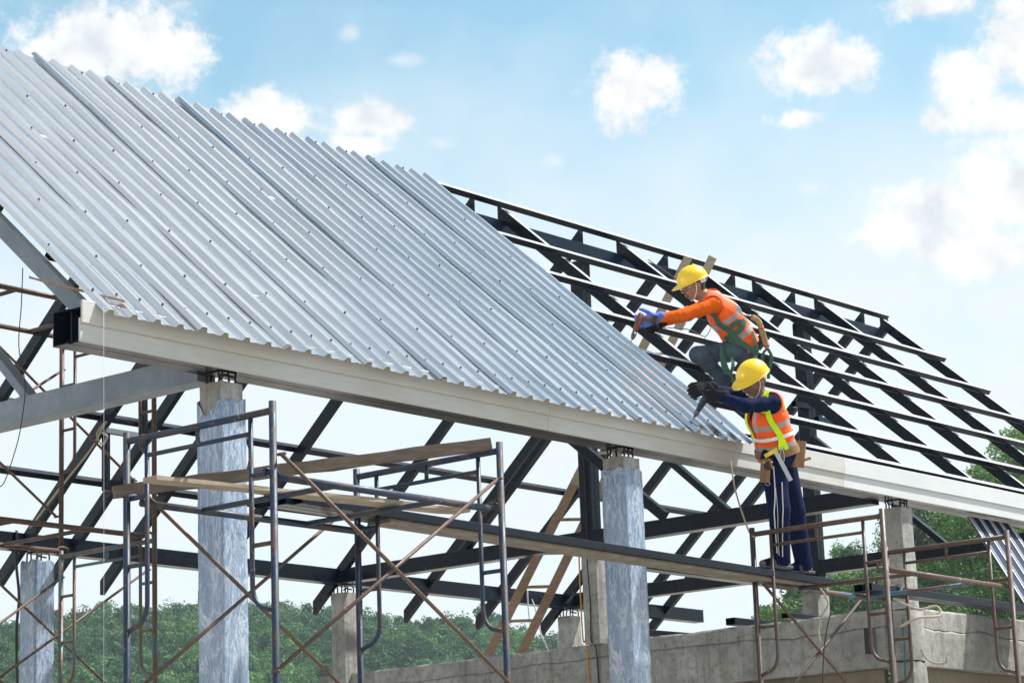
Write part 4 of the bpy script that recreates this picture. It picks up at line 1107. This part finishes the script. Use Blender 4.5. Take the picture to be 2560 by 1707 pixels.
    def project(s, P, off, fld=None):
        P = np.array(P, float); fld = fld or s.torso_d; e = .004; G = None
        for _ in range(12):
            d = fld(P.astype(np.float32))
            G = np.stack([(fld((P+np.eye(3)[i]*e).astype(np.float32))-fld((P-np.eye(3)[i]*e).astype(np.float32)))/(2*e) for i in range(3)], -1)
            G /= np.linalg.norm(G, axis=-1, keepdims=True)+1e-9; P = P - G*np.clip(d-off, -.05, .05)[:, None]
        return P, G
    def strap(s, name, pts, w, mat, off=.026, th=.004, proj=True, fld=None, nrmv=None):
        C = np.array([tuple(p) for p in spline([tuple(p) for p in pts], 7)])
        if proj: C, G = s.project(C, off, fld)
        else: G = np.tile(nrm(nrmv if nrmv is not None else -aF), (len(C), 1))
        T_ = np.gradient(C, axis=0); T_ /= np.linalg.norm(T_, axis=1, keepdims=True); S_ = np.cross(T_, G); S_ /= np.linalg.norm(S_, axis=1, keepdims=True)+1e-9; G2 = np.cross(S_, T_)
        V = []; F = []
        for c, a, g_ in zip(C, S_, G2):
            for x, y in ((-w/2, 0), (w/2, 0), (w/2, th), (-w/2, th)): V.append(c+a*x+g_*y)
        for i in range(len(C)-1):
            for k in range(4): F.append((i*4+k, i*4+(k+1) % 4, (i+1)*4+(k+1) % 4, (i+1)*4+k))
        F += [(3, 2, 1, 0), tuple((len(C)-1)*4+k for k in range(4))]
        return mesh_obj(name, V, F, mat, s.t, False)
    def helmet(s, tilt=0.0):
        f, r, u = s.hf, s.hr, s.hu; c = s.hc + u*.038 - f*.004; V = []; F = []; nu, nv = 40, 16
        def pt(th, ph, grow):
            cx, sx = math.cos(th), math.sin(th); e = math.sin(ph); z = math.cos(ph)
            x = (.132+grow)*cx*e; y = (.108+grow)*sx*e; q = (.118+grow)*(z**.9 if z > 0 else z)
            rib = sum(.0055*math.exp(-((y-y0)/.009)**2) for y0 in (-.032, 0, .032))*max(0, z-.15)*(1.0 if x < .09 else .3)
            return x, y, q+rib
        for j in range(nv+1):
            ph = (math.pi/2)*j/nv
            for i in range(nu):
                th = 2*math.pi*i/nu; x, y, z = pt(th, max(ph, .02), 0); V.append(c+f*x+r*y+u*z)
        # brim: narrow lip all round that grows into a peak over the forehead
        for j in range(1, 5):
            for i in range(nu):
                th = 2*math.pi*i/nu; x, y, z = pt(th, math.pi/2, 0); k = max(0, math.cos(th))**1.6; w = (.010+.055*k)*j/4
                V.append(c + f*(x+math.cos(th)*w) + r*(y+math.sin(th)*w*(1-.4*k)) + u*(-.004*j/4-.022*k*(j/4)**1.3))
        for j in range(nv+4):
            for i in range(nu): F.append((j*nu+i, j*nu+(i+1) % nu, (j+1)*nu+(i+1) % nu, (j+1)*nu+i))
        F = [q[::-1] for q in F]
        o = mesh_obj('hard_hat', V, F, 'helmet', s.t, True); m = o.modifiers.new('thickness', 'SOLIDIFY'); m.thickness = .003; m.offset = -1
        hb = [tuple(c+f*(.108*math.cos(t))+r*(.088*math.sin(t))-u*.022) for t in np.linspace(1.9, 4.4, 14)]
        mesh_obj('headband', *ribbon_geo(hb, .03, .004, u), 'white_tape', s.t)
        cs = []
        for q in (-1, 1): cs.append([tuple(s.hc+r*q*.088+f*.01+u*.03), tuple(s.hc+r*q*.082+f*.018-u*.03), tuple(s.hc+r*q*.052+f*.045-u*.095), tuple(s.hc+f*.058-u*.118)])
        p = cs[0]+cs[1][::-1][1:]; MB().tube(spline(p, 5), .004, 6).build('chin_strap', 'white_tape', s.t, True)
    def glove(s, name, wr, hand, lat, palm, curl, mat, size=1.0):
        """palm, four fingers with three joints each and a thumb, closed towards 'palm'"""
        d = nrm(np.asarray(hand)-wr); l = nrm(np.asarray(lat)-d*(np.asarray(lat)@d)); n = nrm(np.cross(d, l)); n = n if n@np.asarray(palm) > 0 else -n
        wr = np.asarray(wr, float); F = Field(wr-.24, wr+.24, .0045); q = size
        F.cone(wr-d*.045, wr+d*.01, .039*q, .034*q, .012, 0)
        for k in range(4):
            o = (k-1.5)*.0205*q; F.cone(wr+l*o*.6, wr+d*.085*q+l*o, .021*q, .0165*q, .014, 0)
        for k in range(4):
            o = (k-1.5)*.0215*q; ln = (.9, 1.0, .97, .78)[k]*q; p = wr+d*.086*q+l*o; ang = 0
            for j, (sl_, r0, r1) in enumerate(((.043, .0128, .0118), (.028, .0118, .0108), (.022, .0108, .0092))):
                ang += curl[j]*(1+.06*(k-1.5)); e = p+(d*math.cos(ang)+n*math.sin(ang))*sl_*ln + l*o*.05; F.cone(p, e, r0*q, r1*q, .0025, 0); p = e
        p = wr+d*.022*q-l*.030*q; v = nrm(d*.62-l*.62+n*.45)
        for sl_, r0, r1, nb in ((.042, .018, .0145, .25), (.034, .0140, .0125, .55), (.026, .0125, .010, .3)):
            e = p+v*sl_*q; F.cone(p, e, r0*q, r1*q, .006, 0); p = e; v = nrm(v+n*nb+l*nb*.55+d*.1)
        return net_obj(name, F, [mat], s.t)
def ribbon_geo(pts, w, th, up):
    C = [np.array(p, float) for p in pts]; V = []; F = []; up = np.asarray(up, float)
    for i, c in enumerate(C):
        t = nrm(C[min(i+1, len(C)-1)]-C[max(i-1, 0)]); o = nrm(np.cross(t, up))
        for x, y in ((-w/2, 0), (w/2, 0), (w/2, th), (-w/2, th)): V.append(c+up*x+o*y)
    for i in range(len(C)-1):
        for k in range(4): F.append((i*4+k, i*4+(k+1) % 4, (i+1)*4+(k+1) % 4, (i+1)*4+k))
    F += [(3, 2, 1, 0), tuple((len(C)-1)*4+k for k in range(4))]
    return V, F
def slab(name, p0, p1, w, h, up, mat, parent, ch=.006): return MB().bar(tuple(p0), tuple(p1), w, h, tuple(up), ch).build(name, mat, parent)
def power_drill(label, d0, d1, tip, grip_dir, mat, seed):
    d0, d1, tip = (np.array(q, float) for q in (d0, d1, tip)); ax = nrm(d1-d0); t = thing('power_drill', label, 'drill', tuple(tip)); g_ = nrm(np.asarray(grip_dir)-ax*(np.asarray(grip_dir)@ax))
    mb = MB(); b0 = d0-ax*.075
    mb.tube([b0, b0+ax*.012, d0-ax*.02, d0+ax*.04, d1-ax*.035], [.019, .025, .027, .026, .019], 14); mb.build('housing', mat, t, True)
    mb = MB(); mb.tube([d1-ax*.036, d1-ax*.01, d1+ax*.012, d1+ax*.03], [.019, .021, .017, .008], 12); mb.build('chuck', 'screw', t, True)
    MB().tube([d1+ax*.02, tip], .0035, 6).build('bit', 'silver', t, True)
    MB().bar(tuple(d0-ax*.03), tuple(d0-ax*.05+g_*.11), .028, .038, tuple(ax), .01).build('handle', 'cable' if mat == 'drill_teal' else mat, t)
    MB().bar(tuple(d0-ax*.05+g_*.105), tuple(d0-ax*.055+g_*.14), .05, .07, tuple(ax), .008).build('battery', 'cable', t)
JL = {'pel': (15.422, 10.167, 4.893), 'waist': (15.372, 10.158, 4.997), 'chest': (15.311, 10.164, 5.142), 'neck': (15.268, 10.163, 5.289), 'head': (15.171, 10.172, 5.409), 'shN': (15.181, 10.016, 5.214), 'shF': (15.375, 10.300, 5.325), 'elN': (14.953, 10.110, 5.175), 'wrN': (14.910, 10.314, 5.277), 'haN': (14.876, 10.402, 5.281), 'elF': (15.261, 10.457, 5.364), 'wrF': (15.007, 10.482, 5.378), 'haF': (14.936, 10.510, 5.359), 'hipN': (15.327, 10.142, 4.826), 'knN': (15.324, 10.120, 4.441), 'anN': (15.418, 10.181, 4.089), 'hipF': (15.539, 10.200, 4.864), 'knF': (15.650, 10.201, 4.483), 'anF': (15.810, 10.244, 4.093), 'dr0': (14.884, 10.429, 5.268), 'dr1': (14.900, 10.523, 5.174), 'drt': (14.915, 10.569, 5.131), 'toeN': (15.277, 10.258, 4.029), 'toeF': (15.707, 10.292, 4.034)}
JU = {'pel': (16.615, 11.232, 6.080), 'waist': (16.539, 11.239, 6.182), 'chest': (16.441, 11.279, 6.312), 'neck': (16.321, 11.337, 6.468), 'head': (16.210, 11.407, 6.557), 'shN': (16.222, 11.208, 6.350), 'shF': (16.505, 11.432, 6.481), 'elN': (15.970, 11.355, 6.255), 'wrN': (15.752, 11.474, 6.212), 'haN': (15.677, 11.527, 6.184), 'elF': (16.289, 11.535, 6.338), 'wrF': (15.923, 11.555, 6.215), 'haF': (15.798, 11.546, 6.168), 'hipN': (16.518, 11.194, 6.016), 'knN': (16.236, 11.422, 5.975), 'anN': (16.524, 11.361, 5.802), 'hipF': (16.735, 11.270, 6.061), 'dr0': (15.619, 11.550, 6.179), 'dr1': (15.563, 11.567, 6.051), 'drt': (15.541, 11.584, 5.988), 'toeN': (16.444, 11.410, 5.754), 'knF': (16.499, 11.112, 5.768), 'anF': (16.739, 11.215, 5.569), 'toeF': (16.637, 11.260, 5.520)}
SL = {'strap': [(15.126, 10.038, 5.343), (15.070, 10.026, 5.241), (15.078, 10.033, 5.151), (15.105, 10.021, 5.094), (15.169, 10.014, 5.032), (15.234, 10.007, 4.970), (15.279, 10.015, 4.883)], 'strapF': [(15.207, 10.275, 5.322), (15.166, 10.274, 5.234)], 'belt': [(15.302, 10.365, 4.978), (15.205, 10.244, 4.954), (15.148, 10.122, 4.939), (15.180, 10.048, 4.948), (15.304, 10.033, 4.982)], 'pouch1': [(15.177, 10.110, 4.781), (15.195, 10.142, 4.632)], 'pouch2': [(15.443, 10.048, 4.925), (15.472, 10.061, 4.790)], 'pouch3': [(15.490, 10.024, 4.833), (15.505, 10.006, 4.833)], 'tape': [(15.128, 10.068, 4.745)], 'square': [(15.182, 10.026, 4.862), (15.293, 10.007, 4.632)], 'handle': [(15.125, 10.096, 4.860), (15.185, 10.018, 4.873)], 'clip': [(15.216, 9.982, 4.871), (15.240, 10.006, 4.768)], 'stripe1': [(15.253, 10.094, 4.753), (15.196, 10.065, 4.570), (15.222, 10.112, 4.350), (15.262, 10.153, 4.095)], 'stripe2': [(15.270, 10.035, 4.631), (15.266, 10.039, 4.402), (15.315, 10.098, 4.071)], 'stripe3': [(15.243, 10.082, 4.589), (15.237, 10.074, 4.403), (15.258, 10.107, 4.238), (15.284, 10.133, 4.078)], 'emblem': [(15.251, 10.140, 4.630)]}
SU = {'x1': [(16.171, 11.224, 6.255), (16.262, 11.216, 6.195), (16.330, 11.157, 6.127), (16.454, 11.117, 6.045), (16.581, 11.068, 5.978)], 'x2': [(16.450, 11.050, 6.246), (16.393, 11.067, 6.164), (16.350, 11.142, 6.102), (16.308, 11.249, 6.037)], 'x3': [(16.347, 11.151, 6.086), (16.357, 11.165, 6.013), (16.365, 11.179, 5.948)], 'x4': [(16.326, 11.153, 6.151), (16.351, 11.106, 6.198), (16.446, 11.058, 6.235)], 'loop': [(16.301, 11.230, 6.024), (16.281, 11.217, 5.900), (16.312, 11.211, 5.809), (16.342, 11.177, 5.808), (16.345, 11.155, 5.856), (16.353, 11.166, 5.935)], 'loop2': [(16.300, 11.236, 6.008), (16.315, 11.196, 5.841), (16.394, 11.205, 5.777), (16.412, 11.201, 5.728)], 'lan': [(16.334, 11.075, 6.344), (16.358, 11.064, 6.294), (16.389, 11.037, 6.264), (16.422, 11.000, 6.255)], 'absb': [(16.423, 11.001, 6.250), (16.462, 10.965, 6.216), (16.491, 10.954, 6.150), (16.519, 10.949, 6.068), (16.546, 10.942, 5.994)], 'fork1': [(16.546, 10.942, 5.994), (16.547, 10.986, 5.959), (16.567, 11.013, 5.907)], 'fork2': [(16.546, 10.942, 5.994), (16.578, 10.928, 5.928), (16.582, 10.946, 5.863), (16.582, 10.968, 5.799), (16.588, 10.978, 5.750)], 'side': [(16.503, 11.017, 6.155), (16.530, 11.023, 6.048), (16.588, 11.040, 5.940)], 'pouch': [(16.399, 11.486, 6.325), (16.422, 11.480, 6.267)], 'hook': [(16.319, 11.088, 6.357), (16.365, 11.060, 6.282)]}
SCALE_NOTE = None
def build_lower():
    J = JL; S = {k: [np.array(p) for p in v] for k, v in SL.items()}
    W = Worker('worker in navy sleeves and orange vest standing on the steel walkway, drilling the roof edge', J,
               -.76*aR-.44*aU-.46*aF, -.34*aR+.86*aU-.30*aF, (15.45, 10.2, 4.005), 'skin_dark', 'navy_shirt', 'navy_track')
    W.body((.098, .084, .080, .066), .035)
    W.vest((-.03, -.25), [(.215, .019), (.055, .017)], [(-.095, .019, .215), (.095, .019, .215)])
    W.helmet()
    W.strap('harness_strap', S['strap'], .042, 'neon', .03)
    # neon collar of the harness round the neck
    nk = J['neck']; col = [np.array(nk)-W.a*.05+W.s*.085*math.cos(t)+W.f*.085*math.sin(t) for t in np.linspace(.5, math.pi*2-.6+.0, 14)]
    W.strap('harness_collar', col[::-1], .04, 'neon', .028)
    W.strap('harness_strap', [np.array(J['neck'])-W.a*.03+W.s*.06+W.f*.06, np.array(J['chest'])+W.s*.05+W.f*.14, np.array(J['waist'])+W.s*.02+W.f*.14], .042, 'neon', .03)
    ring = [np.array(J['pel'])+W.a*.135+W.s*.2*math.cos(t)+W.f*.18*math.sin(t) for t in np.linspace(0, 2*math.pi, 26)]
    W.strap('waist_band', ring, .027, 'white_tape', .031)
    k = np.array(J['pel'])+W.a*.115+W.f*.02-W.s*.15
    kn, _ = W.project(np.array([S['strap'][-2]]), .035); kn = kn[0]
    for dv in (W.a*-.11-W.f*.02, W.a*-.10+W.f*.03): slab('strap_tail', kn, kn+dv-W.s*.015, .034, .004, W.s, 'neon', W.t, .0015)
    ring2 = [np.array(J['pel'])+W.a*.012+W.s*.2*math.cos(t)+W.f*.18*math.sin(t) for t in np.linspace(0, 2*math.pi, 26)]
    W.strap('tool_belt', ring2, .06, 'leather', .024, .006)
    # pouches
    p, _ = W.project(np.array(S['pouch1']), .045, lambda P: np.minimum(W.torso_d(P), cone_d(P, J['hipN'], J['knN'], .098, .084)))
    slab('pouch', p[0]+W.a*.02, p[1], .115, .05, W.f, 'leather', W.t, .014)
    slab('pouch_flap', p[0]+W.a*.03-W.s*.03, p[0]-W.a*.045-W.s*.03, .12, .012, W.f, 'leather', W.t, .004)
    p, _ = W.project(np.array(S['pouch2']), .05)
    slab('pouch', p[0]+W.a*.01, p[1], .10, .055, W.s, 'leather', W.t, .014)
    p3, _ = W.project(np.array(S['pouch3']), .07); slab('pouch_loop', p3[0], p3[0]+(-W.f*.05), .035, .02, W.a, 'leather', W.t, .005)
    # side stripes and emblem on the trousers
    legf = lambda P: np.minimum(cone_d(P, J['hipN'], J['knN'], .098, .084), cone_d(P, J['knN'], J['anN'], .080, .066))
    W.strap('side_stripe', S['stripe1'], .008, 'white_tape', .007, .003, True, legf)
    W.strap('side_stripe', S['stripe2'], .006, 'white_tape', .007, .003, True, legf)
    W.strap('side_stripe', S['stripe3'], .0035, 'white_tape', .007, .003, True, legf)
    e, G = W.project(np.array(S['emblem']), .004, legf); e, G = e[0], G[0]; ex = nrm(np.cross(G, aU)); ey = np.cross(G, ex)
    MB().tube([tuple(e+ex*.022*math.cos(t)+ey*.014*math.sin(t)) for t in np.linspace(0, 2*math.pi, 20)], .0022, 5, False).build('emblem', 'white_tape', W.t)
    # sandals
    for x in 'NF':
        an, to = np.array(J['an'+x]), np.array(J['toe'+x]); d = nrm((to-an)*[1, 1, 0]); z = 4.006
        a = np.array([an[0], an[1], z+.012])-d*.072; b = np.array([to[0], to[1], z+.012])+d*.03
        slab('sandal_sole', a, b, .088, .022, (0, 0, 1), 'sandal', W.t, .008)
        m = a*.42+b*.58; sd = np.cross(d, [0, 0, 1])
        MB().tube(spline([tuple(m+sd*.044), tuple(m+sd*.03+[0, 0, .045]), tuple(m+d*.03+[0, 0, .062]), tuple(m-sd*.03+[0, 0, .045]), tuple(m-sd*.044)], 5), .012, 7).build('sandal_strap', 'sandal', W.t, True)
    # gloved hands over the drill
    W.glove('glove', np.array(J['wrN']), np.array(J['haN']), -aU*.8+aF*.4, -aU*.6+aF*.8, (.75, 1.0, .7), 'black_glove', 1.12)
    W.glove('glove', np.array(J['wrF']), np.array(J['haF']), -aU*.7-aF*.5, -aU*.8-aF*.3, (.7, 1.05, .7), 'black_glove', 1.12)
    power_drill('dark teal cordless drill pressed to the roof edge by the standing worker', J['dr0'], J['dr1'], J['drt'], aR*.8+aU*.35, 'drill_teal', 1)
    # tools on the belt
    tp, G = W.project(np.array(S['tape']), .085, lambda P: np.minimum(W.torso_d(P), cone_d(P, J['hipN'], J['knN'], .098, .084))); tp, G = tp[0], G[0]
    t = thing('tape_measure', 'black and yellow tape measure hooked on the standing worker\'s tool belt', 'tape measure', tuple(tp))
    ex = nrm(np.cross(G, aU)); ey = nrm(np.cross(ex, G))
    MB().tube([tuple(tp-G*.018), tuple(tp-G*.014), tuple(tp+G*.014), tuple(tp+G*.018)], [.026, .031, .031, .026], 14).build('case', 'cable', t, True)
    MB().bar(tuple(tp+ey*.03-ex*.03), tuple(tp+ey*.022+ex*.04), .03, .012, tuple(ey), .004).build('lid', 'tape_yellow', t)
    sq, _ = W.project(np.array(S['square']), .075, lambda P: np.minimum(W.torso_d(P), cone_d(P, J['hipN'], J['knN'], .098, .084)))
    t = thing('try_square', 'steel try square with yellow handle hanging from the standing worker\'s tool belt', 'try square', tuple(sq[1]))
    slab('blade', sq[0], sq[1], .032, .0025, -aF, 'silver', t, .0008)
    hd = nrm(np.cross(nrm(sq[1]-sq[0]), aF)); hd = hd if hd@aR < 0 else -hd
    slab('handle', sq[0]-hd*.02, sq[0]+hd*.085-aU*.004, .03, .016, -aF, 'tape_yellow', t, .003)
    cl, _ = W.project(np.array(S['clip']), .06)
    cb = thing('snap_hook', 'shiny snap hook hanging at the standing worker\'s hip', 'hook', tuple(cl[1]))
    MB().tube(spline([tuple(cl[0]), tuple(cl[0]*.6+cl[1]*.4+aR*.012), tuple(cl[1]+aR*.012), tuple(cl[1]-aR*.012), tuple(cl[0]*.6+cl[1]*.4-aR*.012), tuple(cl[0])], 5), .005, 6).build('hook', 'silver', cb, True)
    return W
def build_upper():
    J = JU; S = {k: [np.array(p) for p in v] for k, v in SU.items()}
    W = Worker('worker in orange sleeves and green harness crouching on open rafters, reaching out with a drill', J,
               -.88*aR-.34*aU-.30*aF, -.33*aR+.92*aU-.12*aF, (16.55, 11.25, 5.66), 'skin', 'orange_shirt', 'denim')
    W.body((.088, .068, .062, .050), .03, True)
    W.vest((-.06, -.25), [(.10, .023), (.27, .021)], [(-.095, .021, .27), (.095, .021, .27)], .085)
    W.helmet()
    for k, w in (('x1', .045), ('x2', .048), ('x3', .036), ('x4', .04)): W.strap('harness_strap', S[k], w, 'green_web', .032)
    legf = lambda P: np.minimum(W.torso_d(P), np.minimum(cone_d(P, J['hipN'], J['knN'], .088, .068), cone_d(P, J['hipF'], J['knF'], .088, .068)))
    th = [np.array(J['hipN'])*.72+np.array(J['knN'])*.28 + (W.s*math.cos(q)+aU*math.sin(q))*.13 for q in np.linspace(2.2, 5.6, 14)]
    W.strap('leg_strap', th, .04, 'green_web', .006, .004, True, legf)
    W.strap('hanging_loop', S['loop'], .034, 'green_web', proj=False, nrmv=-aF*.8+aR*.5)
    W.strap('hanging_loop', S['loop2'], .03, 'green_web', proj=False, nrmv=-aF)
    W.strap('side_strap', S['side'], .034, 'green_web', .035)
    # goggles and cuff
    f, r, u, hc = W.hf, W.hr, W.hu, W.hc
    V = []; F = []
    for j, z in enumerate((-.022, .024)):
        for i, q in enumerate(np.linspace(-1.25, 1.25, 13)): V.append(hc+f*(.024+.088*math.cos(q))+r*.084*math.sin(q)+u*(.002+z))
    for i in range(12): F.append((i, i+1, 13+i+1, 13+i))
    g_ = mesh_obj('safety_glasses', V, F, 'goggle', W.t, True); m = g_.modifiers.new('thickness', 'SOLIDIFY'); m.thickness = .002
    # lanyard and shock absorber behind the back
    ln = thing('safety_lanyard', 'plaid covered shock absorbing lanyard clipped to the crouching worker\'s harness', 'lanyard', tuple(S['fork2'][-1]))
    MB().tube(spline(S['lan'], 6), .009, 7).build('rope', 'silver', ln, True)
    ab = spline(S['absb'], 6); MB().tube(ab, [.012]+[.024]*(len(ab)-2)+[.014], 10).build('absorber', 'plaid', ln, True)
    for i in (len(ab)//2, len(ab)-2): MB().tube([ab[i], ab[i-1]], .0255, 10).build('red_tape', 'red_tape', ln, True)
    for k in ('fork1', 'fork2'):
        C = spline(S[k], 5); mb = MB(); V, F = ribbon_geo([tuple(p) for p in C], .028, .004, nrm(aR*.9-aF*.3)); mb.add(V, F); mb.build('webbing', 'green_web', ln)
    MB().tube(spline([S['hook'][0], S['hook'][0]*.5+S['hook'][1]*.5+aR*.018, S['hook'][1], S['hook'][0]*.5+S['hook'][1]*.5-aR*.018, S['hook'][0]], 6), .006, 6).build('hook', 'silver', ln, True)
    W.glove('glove', np.array(J['wrN']), np.array(J['haN']), -aU*.8+aF*.3, -aU*.3+aF*.9, (.55, .8, .5), 'blue_glove', 1.15)
    W.glove('glove', np.array(J['wrF']), np.array(J['haF']), -aU*.7-aF*.5, -aU*.8-aF*.3, (.7, 1.0, .7), 'black_glove', 1.1)
    power_drill('brick red cordless drill held by the crouching worker against the roof sheet', J['dr0'], J['dr1'], J['drt'], aR*.75+aU*.1, 'drill_red', 2)
    return W
build_lower(); build_upper()

# ================================================================ the air: thin even haze that softens the far hill
def haze():
    lo, hi = (-40, -40, -1), (620, 620, 72)
    o = MB().box(lo, hi).build('haze', 'haze', base=lo); o['kind'] = 'stuff'; o['label'] = 'thin pale summer haze over the wooded hills'; o['category'] = 'haze'
m = bpy.data.materials.new('pale_haze'); m.use_nodes = True; nt = m.node_tree; nt.nodes.clear()
ou = nt.nodes.new('ShaderNodeOutputMaterial'); pv = nt.nodes.new('ShaderNodeVolumePrincipled')
pv.inputs['Color'].default_value = (.80, .91, 1.0, 1); pv.inputs['Density'].default_value = .00024; pv.inputs['Anisotropy'].default_value = .2
nt.links.new(pv.outputs[0], ou.inputs['Volume']); MT['haze'] = m
haze()
